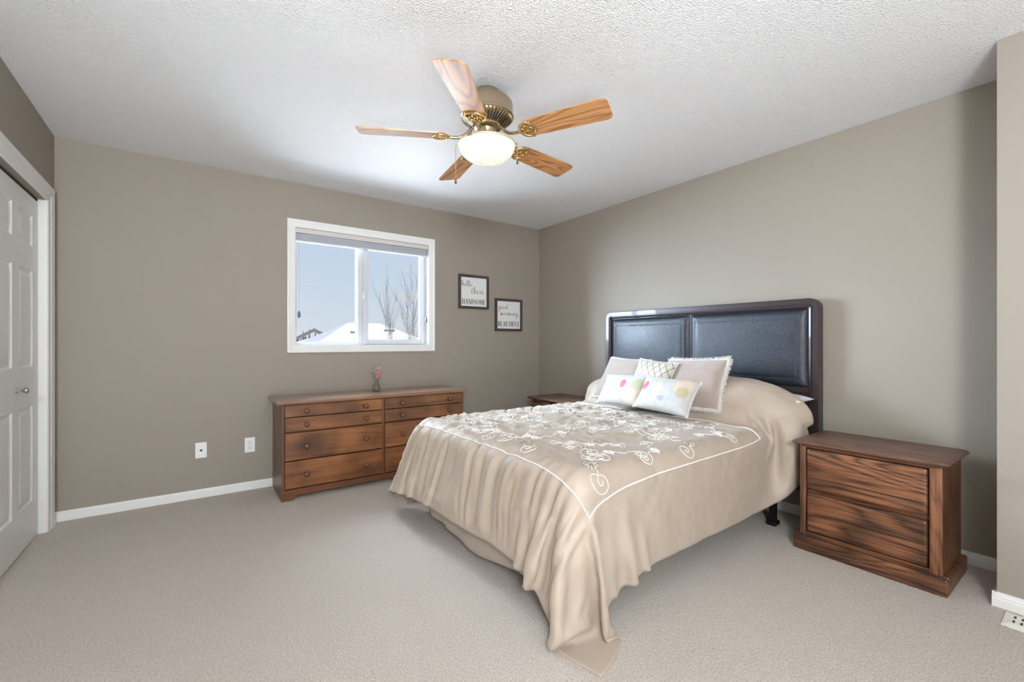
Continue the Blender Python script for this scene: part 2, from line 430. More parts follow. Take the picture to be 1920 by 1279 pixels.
# ------------------------------------------------------------------ outside
M['snow'] = plain('sunlit_snow', (.86, .85, .86), .7, var=.03, vs=3, bump=.2)
M['shingle'] = plain('grey_roof_edge', (.16, .15, .15), .8)
M['siding'] = plain('pale_siding', (.55, .53, .5), .7)
M['bark'] = plain('grey_bark', (.12, .10, .09), .8, var=.3)
F_, YW, YH_, HC = 828.3, .6237, 642.06, 1.1364
def ray_at(px, py, Y):
    s_, c_ = math.sin(YW), math.cos(YW); l_ = (px-960)/F_; r = Vector((s_+l_*c_, c_-l_*s_, -(py-YH_)/F_)); return Vector((0, 0, HC))+r*(Y/r.y)
sbox('ground', (-60, YB+TH+.3, -3.0), (90, 140, -2.8), M['snow'])
def hip_house(name, apex, hx, hy, hz, label, ridge=1.2, chimney=True):
    h_ = tag(empty(name, (apex.x, apex.y, -2.8)), label, 'house', 'houses outside the window')
    za = apex.z+2.8; ze = za-hz; r2 = ridge/2; b = MB()
    top = [(-r2, 0, za), (r2, 0, za)]; ev = [(-hx, -hy, ze), (hx, -hy, ze), (hx, hy, ze), (-hx, hy, ze)]; lo = [(x, y, z-.18) for x, y, z in ev]
    b.add(top+ev+lo, [(0, 2, 3, 1), (1, 3, 4), (1, 4, 5, 0), (0, 5, 2), (2, 6, 7, 3), (3, 7, 8, 4), (4, 8, 9, 5), (5, 9, 6, 2), (6, 9, 8, 7)])
    b.build('roof', M['snow'], h_)
    b = MB(); b.box((-hx+.4, -hy+.4, 0), (hx-.4, hy-.4, ze-.1)); b.build('wall', M['siding'], h_)
    if chimney:
        for x, y in ((-.55, -.75), (.75, -.55)):
            z = za-hz*abs(y)/hy; b = MB(); b.box((x-.20, y-.16, z-.1), (x+.20, y+.05, z+.0), .02); b.build('roof_vent', M['shingle'], h_)
    return h_
hip_house('house', ray_at(683, 606, 17), 4.6, 4.6, 2.1, 'snow-covered hip roof of the neighbouring house seen through the window')
o = hip_house('house', ray_at(577, 635.5, 42), 3.9, 4.0, 1.5, 'small distant snowy roof with dark gable at the left of the window view', ridge=.3, chimney=False)
b = MB(); q = 4.0
b.prism([(-2.0, 0), (0, 1.05), (2.0, 0), (2.0, -.25), (0, .8), (-2.0, -.25)], lambda a, z, t: (a-.3, t, z+3.8+.2), -q-.2, -q+.1)
b.build('gable_edge', M['shingle'], o)

random.seed(11)
def bare_tree(base, h_, label, n0=5, spread=.35, depth=3, tr=.03, group='bare trees outside the window'):
    b = MB()
    def grow(p, d, L, r, k):
        pts = [p]; q = p.copy(); dd = d.copy(); n = 4
        for i in range(n):
            dd = (dd+Vector((random.uniform(-1, 1), random.uniform(-1, 1), random.uniform(-.2, .6)))*.10).normalized()
            q = q+dd*L/n; pts.append(q.copy())
        b.tube(pts, [r*(1-.65*i/n) for i in range(n+1)], 4, cap=False)
        if k > 0:
            for i in range(n0):
                t = random.uniform(.25, 1); j = min(int(t*n), n-1); s0 = pts[j].lerp(pts[j+1], t*n-j)
                a = random.uniform(0, 2*PI); nd = (dd+Vector((math.cos(a), math.sin(a), .25))*random.uniform(spread*.6, spread*1.6)).normalized()
                grow(s0, nd, L*random.uniform(.12, .24)*(1 if k > 1 else 1.8), r*.36, k-1)
    grow(Vector((0, 0, 0)), Vector((0, 0, 1)), h_, tr*h_/5, depth)
    o = b.build('bare_tree', M['bark'], smooth=True, fix=False); o.location = base
    return tag(o, label, 'tree', group)
TREES = [(738, 590, 10.6, 'short bare tree nearest the middle of the right window pane'), (745, 566, 11.6, 'tall bare tree rising left of the clump in the right window pane'),
         (752, 588, 11.0, 'bare sapling just right of the tall bare tree'), (758, 578, 10.9, 'bare tree in the middle of the clump'),
         (764, 582, 11.7, 'bare tree right of the middle of the clump'), (769, 570, 11.3, 'tall bare tree near the right edge of the window pane'),
         (775, 580, 10.3, 'bare tree second from the right edge of the pane'), (781, 574, 11.5, 'bare tree partly cut off by the right edge of the pane')]
for px, top, Y, lab in TREES:
    p = ray_at(px, top, Y); bare_tree((p.x, p.y, -2.8), p.z+2.8, lab, 15, .24, 2, .014)
b = MB()
for i in range(130):
    px = 548+random.random()*85; Y = random.uniform(55, 70); p = ray_at(px, 640, Y); hh = random.uniform(4.1, 4.8)
    if i < 12: hh = random.uniform(5.0, 5.8)
    b.tube([(p.x, p.y, -2.8), (p.x, p.y, -2.8+hh*.6), (p.x+random.uniform(-.2, .2), p.y, -2.8+hh)], [.22, .16, .03], 4)
o = b.build('distant_tree_line', M['bark']); o['kind'] = 'stuff'; tag(o, 'thin dark tree line on the horizon at the left of the window view', 'trees')

# ------------------------------------------------------------------ wall plates and register
def plate(name, x, z, label, cat, outlet):
    o = tag(empty(name, (x, YB, z)), label, cat)
    b = MB(); b.box((-.035, -.006, -.057), (.035, 0, .057), .003); b.build('plate', M['plate'], o)
    if outlet:
        for zz in (.02, -.02):
            b = MB(); b.box((-.017, -.0075, zz-.014), (.017, -.004, zz+.014), .004); s = b.build('socket', M['plate'], o)
            b = MB(); b.box((-.009, -.008, zz+.0), (-.006, -.007, zz+.009)); b.box((.006, -.008, zz+.0), (.009, -.007, zz+.008)); b.box((-.0025, -.008, zz-.010), (.0025, -.007, zz-.005))
            b.build('slots', M['slot'], s)
    else:
        b = MB(); b.box((-.008, -.0085, -.007), (.008, -.005, .007), .002); j = b.build('jack', M['slot'], o)
        for zz in (.042, -.042):
            b = MB(); b.lathe([(.003, -.007), (.003, -.005)], (0, 0, zz), 10, 'Y'); b.build('screw', M['plate'], o)
plate('cable_jack', .041, .346, 'white wall plate with one small dark jack, low on the back wall', 'wall jack', False)
plate('power_outlet', .350, .344, 'white duplex power outlet low on the back wall beside the dresser', 'outlet', True)

reg = tag(empty('floor_register', (2.705, .145, 0)), 'cream metal floor vent register in the carpet by the right wall', 'floor vent')
b = MB()
L2, W2 = .15, .066
b.add([(-W2, -L2, 0), (W2, -L2, 0), (W2, L2, 0), (-W2, L2, 0), (-W2, -L2, .004), (W2, -L2, .004), (W2, L2, .004), (-W2, L2, .004),
       (-W2+.022, -L2+.022, .010), (W2-.022, -L2+.022, .010), (W2-.022, L2-.022, .010), (-W2+.022, L2-.022, .010)],
      [(0, 3, 2, 1), (0, 1, 5, 4), (1, 2, 6, 5), (2, 3, 7, 6), (3, 0, 4, 7), (4, 5, 9, 8), (5, 6, 10, 9), (6, 7, 11, 10), (7, 4, 8, 11), (8, 9, 10, 11)])
b.build('faceplate', plain('cream_enamel', (.80, .79, .70), .35, var=.02), reg)
b = MB()
for i in range(12):
    for x in (-.022, .022):
        y = -.115+i*.021; b.box((x-.012, y, .0095), (x+.012, y+.007, .0106))
b.build('slots', M['slot'], reg)

# ------------------------------------------------------------------ dresser
dr = tag(empty('dresser', (0, 0, 0)), 'long low stained pine dresser with round knobs under the window', 'dresser')
X0, X1, Y0, Y1 = .503, 1.976, 3.502, 3.940
b = MB()
b.box((X0, Y0, 0), (X0+.02, Y1, .69), .002); b.box((X1-.02, Y0, 0), (X1, Y1, .69), .002)
b.box((X0+.02, Y1-.01, .03), (X1-.02, Y1, .69)); b.box((X0+.02, Y0+.004, .05), (X1-.02, Y1-.01, .07))
b.box((1.229, Y0+.003, .07), (1.250, Y1-.01, .69)); b.box((X0+.02, Y0+.006, .688), (X1-.02, Y1-.01, .690))
b.box((X0+.019, Y0+.026, .07), (X1-.019, Y0+.03, .69))
b.build('case', M['pine_dark'], dr)
b = MB(); yf = Y0-.008
poly = [(X0-.002, 0), (X0+.075, 0), (X0+.085, .012), (X0+.095, .028), (X0+.12, .034), (X1-.12, .034), (X1-.095, .028), (X1-.085, .012), (X1-.075, 0), (X1+.002, 0), (X1+.002, .078), (X0-.002, .078)]
b.prism(poly, lambda a, z, t: (a, t, z), yf, Y0+.004); b.build('plinth', M['pine_x'], dr)
b = MB()
prof = [(0, .690), (.022, .690), (.028, .695), (.034, .703), (.034, .709), (.030, .7125), (.030, .716), (0, .716)]
def top_slab(b, xa, xb, ya, yb, zt, th, ov, prof=None):
    """board with an ogee edge on front and both ends (front = low y)"""
    rows = [(0.75, zt-th), (.9, zt-th*.85), (1.0, zt-th*.5), (1.0, zt-th*.3), (.82, zt-th*.18), (.78, zt)]
    vs = []; n = 4
    for k, z in rows: vs += [(xa-ov*k, ya-ov*k, z), (xb+ov*k, ya-ov*k, z), (xb+ov*k, yb, z), (xa-ov*k, yb, z)]
    fs = [(0, 3, 2, 1), tuple(len(rows)*4-4+i for i in range(4))]
    for i in range(len(rows)-1):
        for j in range(4): fs.append((i*4+j, i*4+(j+1) % 4, (i+1)*4+(j+1) % 4, (i+1)*4+j))
    b.add(vs, fs)
top_slab(b, X0, X1, Y0, 3.944, .716, .028, .034)
b.build('top', M['pine_top'], dr)
for (xa, xb, ka, kb) in ((.524, 1.227, .141, .132), (1.252, 1.955, .143, .126)):
    for (za, zb) in ((.598, .684), (.494, .5925), (.288, .483), (.086, .279)):
        d = MB(); th = .010 if za > .45 else .014
        d.box((xa, Y0-th, za), (xb, Y0+.018, zb), .003); dd = d.build('drawer', M['pine'], dr)
        zk = (za+zb)/2-.003
        for xk in (xa+ka, xb-kb):
            k = MB(); k.lathe([(.008, 0), (.007, -.008), (.009, -.012), (.016, -.017), (.0185, -.022), (.017, -.028), (.010, -.032), (.002, -.0335)], (xk, Y0-th, zk), 18, 'Y')
            k.build('knob', M['knob_wood'], dd, smooth=True)

# ------------------------------------------------------------------ nightstands (local: front faces -X, origin at base centre)
ns = tag(empty('nightstand', (2.915, .770, 0)), 'dark oak two-drawer nightstand nearest the camera, right of the bed', 'nightstand', 'pair of oak nightstands')
def nb(b, lo, hi, bev=0):
    b.box((lo[0]-2.915, lo[1]-.770, lo[2]), (hi[0]-2.915, hi[1]-.770, hi[2]), bev)
for ya, yb in ((.480, .506), (1.034, 1.060)):
    b = MB(); nb(b, (2.735, ya, .02), (3.105, yb, .575), .004); b.build('side_panel', M['oak_dark_v'], ns)
b = MB(); nb(b, (3.09, .5, .02), (3.105, 1.04, .575)); b.build('back_panel', M['oak_dark_v'], ns)
for ya, yb in ((.480, .527), (1.027, 1.060)):
    b = MB(); nb(b, (2.728, ya, .075), (2.75, yb, .575), .009); b.build('stile', M['oak_dark_v'], ns)
b = MB(); nb(b, (2.733, .52, .559), (2.75, 1.03, .578), .002); nb(b, (2.764, .52, .06), (2.770, 1.03, .56)); nb(b, (2.733, .52, .07), (2.75, 1.03, .098))
b.build('rails', M['oak_dark'], ns)
for za, zb in ((.338, .554), (.104, .314)):
    b = MB(); nb(b, (2.724, .532, za), (2.764, 1.023, zb), .010); b.build('drawer', M['oak_dark'], ns)
b = MB(); nb(b, (2.705, .460, 0), (2.737, 1.082, .080), .008); nb(b, (2.737, .460, 0), (3.118, .482, .080), .006); nb(b, (2.737, 1.058, 0), (3.118, 1.082, .080), .006)
b.build('plinth', M['oak_dark'], ns)
b = MB()
rows = [(.010, .574), (.026, .577), (.034, .584), (.036, .590), (.030, .597), (.020, .600)]
vs = []
def rrect(x0, x1, y0, y1, r, z, n=4):
    P = []
    for cx, cy, a0 in ((x1-r, y1-r, 0), (x0+r, y1-r, 90), (x0+r, y0+r, 180), (x1-r, y0+r, 270)):
        for i in range(n+1): a = R(a0+90*i/n); P.append((cx+r*math.cos(a), cy+r*math.sin(a), z))
    return P
m0 = len(rrect(0, 1, 0, 1, .1, 0))
for k, z in rows: vs += rrect(2.728-k-2.915, 3.118+k*.6-2.915, .480-k-.770+.008, 1.060+k-.008-.770, .02, z)
fs = [tuple(range(m0))[::-1], tuple((len(rows)-1)*m0+i for i in range(m0))]
for i in range(len(rows)-1):
    for j in range(m0): fs.append((i*m0+j, i*m0+(j+1) % m0, (i+1)*m0+(j+1) % m0, (i+1)*m0+j))
b.add(vs, fs); b.build('top', M['oak_top'], ns, auto=40)
n2 = copy_tree(ns); n2.location = (2.925, 3.195, 0)
n2['label'] = 'dark nightstand on the far side of the bed, only its top showing'

# ------------------------------------------------------------------ signs
def smooth_pts(P, n=6):
    P = [np.array(p, float) for p in P]; Q = [2*P[0]-P[1]]+P+[2*P[-1]-P[-2]]; out_ = []
    for i in range(1, len(Q)-2):
        for k in range(n):
            t = k/n; a, b_, c, d = Q[i-1], Q[i], Q[i+1], Q[i+2]
            out_.append(.5*((2*b_)+(-a+c)*t+(2*a-5*b_+4*c-d)*t*t+(-a+3*b_-3*c+d)*t**3))
    out_.append(Q[-2]); return out_
def ribbon(b, pts, ws, fn):
    n = len(pts); vs = []
    for i, p in enumerate(pts):
        t = np.array(pts[min(i+1, n-1)])-np.array(pts[max(i-1, 0)]); L = np.hypot(*t) or 1; nrm = np.array([-t[1], t[0]])/L
        w_ = (ws[i] if hasattr(ws, '__len__') else ws)/2
        vs += [fn(*(p+nrm*w_)), fn(*(p-nrm*w_))]
    b.add(vs, [(2*i, 2*i+1, 2*i+3, 2*i+2) for i in range(n-1)])
T_, t_ = .17, .035
def ell(cx, cy, rx, ry, a0, a1, n=20, thick=T_):
    P = []; W = []
    for i in range(n+1):
        a = R(a0+(a1-a0)*i/n); P.append(np.array([cx+rx*math.cos(a), cy+ry*math.sin(a)])); W.append(t_+(thick-t_)*abs(math.cos(a))**1.6)
    return P, W
def ln(x0, y0, x1, y1, w_): return [np.array([x0, y0], float), np.array([x1, y1], float)], w_
def sf(x, y, w_=.26): return ln(x-w_/2, y, x+w_/2, y, .035)
CAPS = {
 'H': (.72, [ln(.15, 0, .15, 1, T_), ln(.57, 0, .57, 1, T_), ln(.15, .5, .57, .5, t_), sf(.15, 0), sf(.15, 1), sf(.57, 0), sf(.57, 1)]),
 'A': (.72, [ln(.12, 0, .35, 1, t_+.02), ln(.35, 1, .60, 0, T_), ln(.2, .33, .52, .33, t_), sf(.12, 0, .2), sf(.60, 0)]),
 'N': (.74, [ln(.13, 0, .13, 1, t_+.02), ln(.13, 1, .6, 0, T_), ln(.6, 0, .6, 1, t_+.02), sf(.13, 0, .2), sf(.13, 1, .2), sf(.6, 1, .2)]),
 'D': (.70, [ln(.15, 0, .15, 1, T_), ell(.2, .5, .4, .48, -90, 90), sf(.13, 0, .24), sf(.13, 1, .24)]),
 'S': (.55, [ell(.27, .745, .18, .235, 20, 180, 14, .1), ell(.27, .26, .19, .24, -160, 0, 14, .12), ([np.array([.09, .745]), np.array([.15, .6]), np.array([.38, .42]), np.array([.46, .26])], [.1, .16, .17, .12])]),
 'O': (.74, [ell(.37, .5, .29, .49, 0, 360, 32)]),
 'M': (.86, [ln(.12, 0, .12, 1, t_+.02), ln(.12, 1, .42, .05, T_), ln(.42, .05, .72, 1, t_), ln(.72, 0, .72, 1, T_), sf(.12, 0, .2), sf(.12, 1, .2), sf(.72, 0), sf(.72, 1)]),
 'E': (.60, [ln(.15, 0, .15, 1, T_), ln(.15, 0, .5, 0, .04), ln(.15, 1, .5, 1, .04), ln(.15, .52, .4, .52, t_), ln(.5, 0, .5, .22, .03), ln(.5, .8, .5, 1, .03), sf(.13, 0, .24), sf(.13, 1, .24)]),
 'B': (.62, [ln(.15, 0, .15, 1, T_), ell(.18, .26, .3, .25, -90, 90), ell(.18, .76, .26, .23, -90, 90), sf(.13, 0, .24), sf(.13, 1, .24)]),
 'U': (.70, [ln(.14, .3, .14, 1, T_), ln(.56, .3, .56, 1, t_+.02), ell(.35, .3, .21, .3, 180, 360, 16, .14), sf(.14, 1), sf(.56, 1, .2)]),
 'T': (.62, [ln(.31, 0, .31, 1, T_), ln(.05, 1, .57, 1, .04), ln(.05, .8, .05, 1, .03), ln(.57, .8, .57, 1, .03), sf(.31, 0)]),
 'I': (.32, [ln(.16, 0, .16, 1, T_), sf(.16, 0), sf(.16, 1)]),
 'F': (.58, [ln(.15, 0, .15, 1, T_), ln(.15, 1, .5, 1, .04), ln(.15, .52, .4, .52, t_), ln(.5, .8, .5, 1, .03), sf(.15, 0), sf(.13, 1, .24)]),
 'L': (.58, [ln(.15, 0, .15, 1, T_), ln(.15, 0, .5, 0, .04), ln(.5, 0, .5, .25, .03), sf(.13, 0, .24), sf(.15, 1)]),
}
# connected handwriting: each letter = advance + list of strokes
HAND = {
 'h': (.85, [[(0, .15), (.28, 1.2), (.3, 2.0), (.2, 2.15), (.14, 1.5), (.12, 0)], [(.13, .45), (.35, .95), (.5, .9), (.48, .2), (.6, 0), (.85, .25)]]),
 'e': (.75, [[(0, .25), (.35, .5), (.45, .85), (.28, 1.0), (.1, .6), (.2, .05), (.45, .02), (.75, .3)]]),
 'l': (.55, [[(0, .25), (.35, 1.3), (.36, 2.1), (.24, 2.2), (.15, 1.4), (.18, .2), (.3, 0), (.55, .25)]]),
 'o': (.75, [[(.3, .95), (.08, .6), (.14, .08), (.4, .05), (.55, .5), (.38, .92), (.3, .95)], [(.38, .9), (.55, .75), (.75, .8)]]),
 't': (.65, [[(.0, .25), (.25, 1.3), (.22, 1.6), (.14, .4), (.25, .0), (.65, .35)], [(-.1, 1.15), (.5, 1.25)]]),
 'r': (.65, [[(0, .2), (.18, .95), (.22, 1.1), (.3, .95), (.5, .95), (.42, .3), (.48, .02), (.65, .25)]]),
 'g': (.8, [[(.48, .85), (.25, .98), (.08, .5), (.2, .08), (.42, .3), (.52, .95), (.46, -.6), (.25, -1.2), (.02, -.9), (.4, -.1), (.8, .35)]]),
 'd': (.8, [[(.48, .85), (.25, .98), (.08, .5), (.2, .05), (.42, .3), (.62, 1.9), (.66, 2.0), (.5, .6), (.55, .05), (.8, .3)]]),
 'm': (1.15, [[(0, .2), (.14, .95), (.12, 0), (.3, .85), (.42, .9), (.42, 0), (.6, .85), (.74, .9), (.74, .2), (.88, .0), (1.15, .25)]]),
 'n': (.9, [[(0, .2), (.14, .95), (.12, 0), (.32, .85), (.48, .9), (.46, .2), (.6, .0), (.9, .25)]]),
 'i': (.5, [[(0, .2), (.18, .95), (.16, .15), (.28, 0), (.5, .25)], [(.26, 1.4), (.3, 1.45)]]),
 '.': (.4, [[(.2, 0), (.28, .02)]]),
}
def write_hand(b, text, x, y, h_, width, fn, rise=0):
    adv = sum(HAND[c][0] for c in text); sx = width/adv; cx = 0
    for ch in text:
        a, strokes = HAND[ch]
        for st in strokes:
            pts = [np.array([x+(cx+p[0])*sx, y+p[1]*h_+rise*(cx+p[0])/adv]) for p in st]
            if len(pts) > 2: pts = smooth_pts(pts, 5)
            ws = []
            for i, p in enumerate(pts):
                q = pts[min(i+1, len(pts)-1)]-pts[max(i-1, 0)]; down = abs(q[1])/(np.hypot(*q)+1e-9); sgn = 1 if q[1] < 0 else .35
                ws.append(.0016+.0034*down*sgn)
            if ch == '.': ws = [.006]*len(pts)
            ribbon(b, pts, ws, fn)
        cx += a
def write_caps(b, text, x, y, h_, width, fn):
    adv = sum(CAPS[c][0] for c in text); sx = width/adv; cx = 0
    for ch in text:
        a, strokes = CAPS[ch]
        for P, W in strokes:
            pts = [np.array([x+(cx+p[0])*sx, y+p[1]*h_]) for p in P]
            if not hasattr(W, '__len__'):
                horiz = abs(P[0][1]-P[1][1]) < 1e-6; W2_ = W*(h_*.9 if horiz else sx)
            else: W2_ = [k*(sx*.6+h_*.4) for k in W]
            ribbon(b, pts, W2_, fn)
        cx += a
M['sign_frame'] = plain('dark_brown_sign_frame', (.060, .045, .040), .5, var=.2)
M['sign_board'] = plain('white_sign_board', (.74, .74, .72), .5, var=.02)
M['ink'] = plain('charcoal_lettering', (.055, .05, .055), .6)
def sign(x0, x1, z0, z1, label, words):
    o = tag(empty('wall_sign', ((x0+x1)/2, YB, (z0+z1)/2)), label, 'sign', 'pair of framed lettered signs')
    W, Hh = (x1-x0)/2, (z1-z0)/2; f = .026; b = MB()
    for lo, hi in (((-W, -Hh), (-W+f, Hh)), ((W-f, -Hh), (W, Hh)), ((-W+f, -Hh), (W-f, -Hh+f)), ((-W+f, Hh-f), (W-f, Hh))):
        b.box((lo[0], -.022, lo[1]), (hi[0], -.001, hi[1]), .002)
    b.build('frame', M['sign_frame'], o)
    b = MB(); b.box((-W+f-.001, -.010, -Hh+f-.001), (W-f+.001, -.002, Hh-f+.001)); bd = b.build('board', M['sign_board'], o)
    fn2 = lambda a, z: (-W+a, -.0105, -Hh+z)
    for kind, text, u0, u1, vb, hh in words:
        x = u0*2*W; y = (1-vb)*2*Hh; wd = (u1-u0)*2*W
        b = MB(); (write_hand if kind == 'h' else write_caps)(b, text, x, y, hh*2*Hh, wd, fn2)
        b.build('lettering', M['ink'], bd, fix=False)
    b = MB(); b.tube([(-.008, -.006, Hh), (-.006, -.006, Hh+.007), (0, -.006, Hh+.010), (.006, -.006, Hh+.007), (.008, -.006, Hh)], .0018, 6)
    b.build('hanger', M['sign_frame'], o)
sign(2.173, 2.534, 1.483, 1.832, 'black-framed white sign reading hello there HANDSOME, higher of the two', [
    ('h', 'hello', .105, .45, .335, .075), ('h', 'there.', .42, .90, .55, .095), ('c', 'HANDSOME', .11, .90, .862, .15)])
sign(2.616, 2.977, 1.260, 1.610, 'black-framed white sign reading good morning BEAUTIFUL, lower right one', [
    ('h', 'good', .12, .47, .315, .075), ('h', 'morning.', .20, .90, .51, .075), ('c', 'BEAUTIFUL', .10, .91, .85, .145)])

# ------------------------------------------------------------------ ceiling fan
fan = tag(empty('ceiling_fan', (1.235, 1.94, H)), 'five-blade oak and antique brass ceiling fan with lit glass bowl', 'ceiling fan')
fz = lambda z: z-H
b = MB(); b.lathe([(.060, fz(2.44)), (.064, fz(2.437)), (.064, fz(2.405)), (.058, fz(2.398)), (.05, fz(2.395)), (.05, fz(2.385))], n=40)
b.build('canopy', M['brass'], fan, auto=35)
b = MB(); b.lathe([(.05, fz(2.393)), (.10, fz(2.391)), (.125, fz(2.385)), (.133, fz(2.374)), (.135, fz(2.36)), (.135, fz(2.315)), (.139, fz(2.311)), (.139, fz(2.303)), (.134, fz(2.298)), (.05, fz(2.262))], n=56)
mh = b.build('motor_housing', M['brass'], fan, auto=35)
b = MB()
for i in range(44):
    a = 2*PI*i/44; ca, sa = math.cos(a), math.sin(a)
    p = lambda r, z, w_: (r*ca-w_*sa, r*sa+w_*ca, fz(z))
    b.add([p(.134, 2.299, -.0035), p(.134, 2.299, .0035), p(.070, 2.262, .0018), p(.070, 2.262, -.0018), p(.130, 2.291, -.0035), p(.130, 2.291, .0035), p(.070, 2.254, .0018), p(.070, 2.254, -.0018)],
          [(4, 5, 6, 7), (0, 4, 7, 3), (1, 2, 6, 5), (0, 1, 5, 4), (3, 7, 6, 2)])
b.build('vent_fins', M['brass'], mh)
b = MB(); b.lathe([(.128, fz(2.2975)), (.066, fz(2.264))], n=40, cap=False); b.build('vent_recess', M['dark'], mh)
b = MB(); b.lathe([(.075, fz(2.262)), (.075, fz(2.250)), (.06, fz(2.240)), (.05, fz(2.238)), (.046, fz(2.222)), (.047, fz(2.180)), (.052, fz(2.172)), (.05, fz(2.160))], n=40)
b.build('switch_housing', M['brass'], fan, auto=35)
def bowl_mat():
    t = NT('lit_alabaster_glass'); o = t.coord()
    v = t.noise(t.map(o, (1, 1, 1.5)), 9, 3, .5, 2.2)
    c = t.ramp(v, [(.40, (1.0, .95, .84)), (.49, (.72, .56, .36)), (.56, (1, .96, .88))])
    t.color((.62, .58, .5)); t.l(c, t.b.inputs['Emission Color']); t.set(emis=.62, rough=.25, coat=.3); return t.m
b = MB()
prof = [(.147, fz(2.160))]
for i in range(11):
    a = i/10*PI/2; prof.append((.146*math.cos(a)**.9+.0001 if i < 10 else .002, fz(2.157)-.086*math.sin(a)))
b.lathe(prof, n=48); b.build('glass_bowl', bowl_mat(), fan, smooth=True)
b = MB(); b.lathe([(.05, fz(2.169)), (.12, fz(2.169)), (.150, fz(2.165)), (.152, fz(2.160)), (.149, fz(2.155)), (.146, fz(2.157)), (.05, fz(2.162))], n=56, cap=False)
b.build('bowl_rim', plain('warm_brass_rim', (.78, .66, .42), .4, .6), fan, smooth=True)
for i in range(3):
    a = R(-36+120*i); b = MB(); b.box((-.006, -.012, -.008), (.006, .012, .010), .002); o = b.build('clip', M['brass'], fan); o.location = (.151*math.cos(a), .151*math.sin(a), fz(2.159)); o.rotation_euler = (0, 0, a)
def blade_outline():
    P = []; r0, r1, w0, w1 = .200, .640, .058, .070
    for i in range(7): a = PI/2+PI*i/6; P.append((r0+.05+.05*math.cos(a), w0*math.sin(a)))
    for cx, cy, a0 in ((r1-.030, -w1+.030, -90), (r1-.030, w1-.030, 0)):
        for i in range(6): a = R(a0+90*i/5); P.append((cx+.030*math.cos(a)+ (.008 if i not in (0, 5) or True else 0), cy+.030*math.sin(a)))
    return P
bo = blade_outline()
for k in range(5):
    ang = R(-63.5+72*k)
    bm_ = MB(); bm_.prism(bo, lambda a, c, t: (a, c, t), -.003, .003)
    bl_ = bm_.build('blade', M['blade'], fan)
    mw = Matrix.Translation((0, 0, fz(2.196))) @ Matrix.Rotation(ang, 4, 'Z') @ Matrix.Rotation(R(-12), 4, 'X')
    bl_.matrix_local = mw
    # blade iron: curved arm and pierced plate
    im = MB()
    inv = mw.inverted() @ Matrix.Rotation(ang, 4, 'Z')
    arm = [(.066, 0, fz(2.252)), (.085, 0, fz(2.236)), (.110, 0, fz(2.209)), (.140, 0, fz(2.193)), (.170, 0, fz(2.189)), (.195, 0, fz(2.190))]
    arm = [tuple(inv @ Vector(p)) for p in smooth_pts(arm, 4)]
    im.tube(arm, .008, 10)
    it = im.build('blade_iron', M['brass'], bl_, smooth=True)
    im = MB(); z = -.0065
    def loop(cx, cy, rx, ry, r=.0035, n=18): im.tube([(cx+rx*math.cos(2*PI*i/n), cy+ry*math.sin(2*PI*i/n), z) for i in range(n)], r, 6, closed=True)
    loop(.235, .0, .042, .05, .005); loop(.222, .020, .016, .013); loop(.222, -.020, .016, .013); loop(.245, 0, .018, .012)
    im.tube([(.255, .052, z), (.235, .05, z), (.21, .035, z), (.195, 0, z), (.21, -.035, z), (.235, -.05, z), (.255, -.052, z)], .006, 6)
    for cx, cy in ((.262, .045), (.262, -.045), (.272, 0)): im.lathe([(.006, z-.003), (.006, z+.003)], (cx, cy, 0), 10)
    im.build('bracket', M['brass_gold'], it, smooth=True)
for (dx, dy, z0_, z1_) in ((-.122, .096, 2.16, 1.985), (.122, -.088, 2.155, 2.085)):
    b = MB(); b.tube([(dx*.8, dy*.8, fz(2.166)), (dx*1.03, dy*1.03, fz(z0_+.004)), (dx*1.05, dy*1.05, fz(z0_-.01)), (dx*1.05, dy*1.05, fz(z1_))], .0016, 6)
    c = b.build('pull_chain', M['brass_gold'], fan)
    b = MB(); b.lathe([(.002, .022), (.004, .018), (.006, 0), (.0055, -.003), (.002, -.004)], (dx*1.05, dy*1.05, fz(z1_)-.018), 12); b.build('pull', M['knob_wood'], c, smooth=True)

# ------------------------------------------------------------------ bed
BX0, BX1, BY0, BY1, BZ = 1.215, 3.12, 1.255, 2.775, .60
bed = tag(empty('bed', (0, 0, 0)), 'queen bed with dark wood headboard and black leather panels', 'bed')
HX = 3.150
def hb_poly(y0, y1, z1, r, z0=.0):
    P = [(y0, z0), (y1, z0)]
    for i in range(9): a = R(0+90*i/8); P.append((y1-r+r*math.cos(a), z1-r+r*math.sin(a)))
    for i in range(9): a = R(90+90*i/8); P.append((y0+r+r*math.cos(a), z1-r+r*math.sin(a)))
    return P
def frame_sweep(b, rings):
    """rings: list of (inset, x) – swept open-bottom frame from the floor up and around"""
    vs = []
    for ins, x in rings:
        r = max(.062-ins, .008)
        P = hb_poly(1.114+ins, 2.866-ins, 1.416-ins, r)[1:]+[(1.114+ins, 0)]
        vs += [(x, y, z) for y, z in P]
    n = len(P)
    b.add(vs, [(i*n+j, i*n+j+1, (i+1)*n+j+1, (i+1)*n+j) for i in range(len(rings)-1) for j in range(n-1)])
b = MB(); frame_sweep(b, [(0, HX+.065), (0, HX+.004), (.004, HX), (.036, HX+.001), (.038, HX+.006), (.043, HX+.006), (.045, HX-.001), (.056, HX+.002), (.062, HX+.012), (.062, HX+.03)])
hf = b.build('headboard_frame', M['frame_wood'], bed, auto=40)
b = MB(); b.box((HX+.020, 1.165, .18), (HX+.062, 2.815, 1.37)); b.box((HX+.012, 1.17, .812), (HX+.03, 2.81, .848), .004)
b.build('headboard_back', M['frame_wood'], bed)
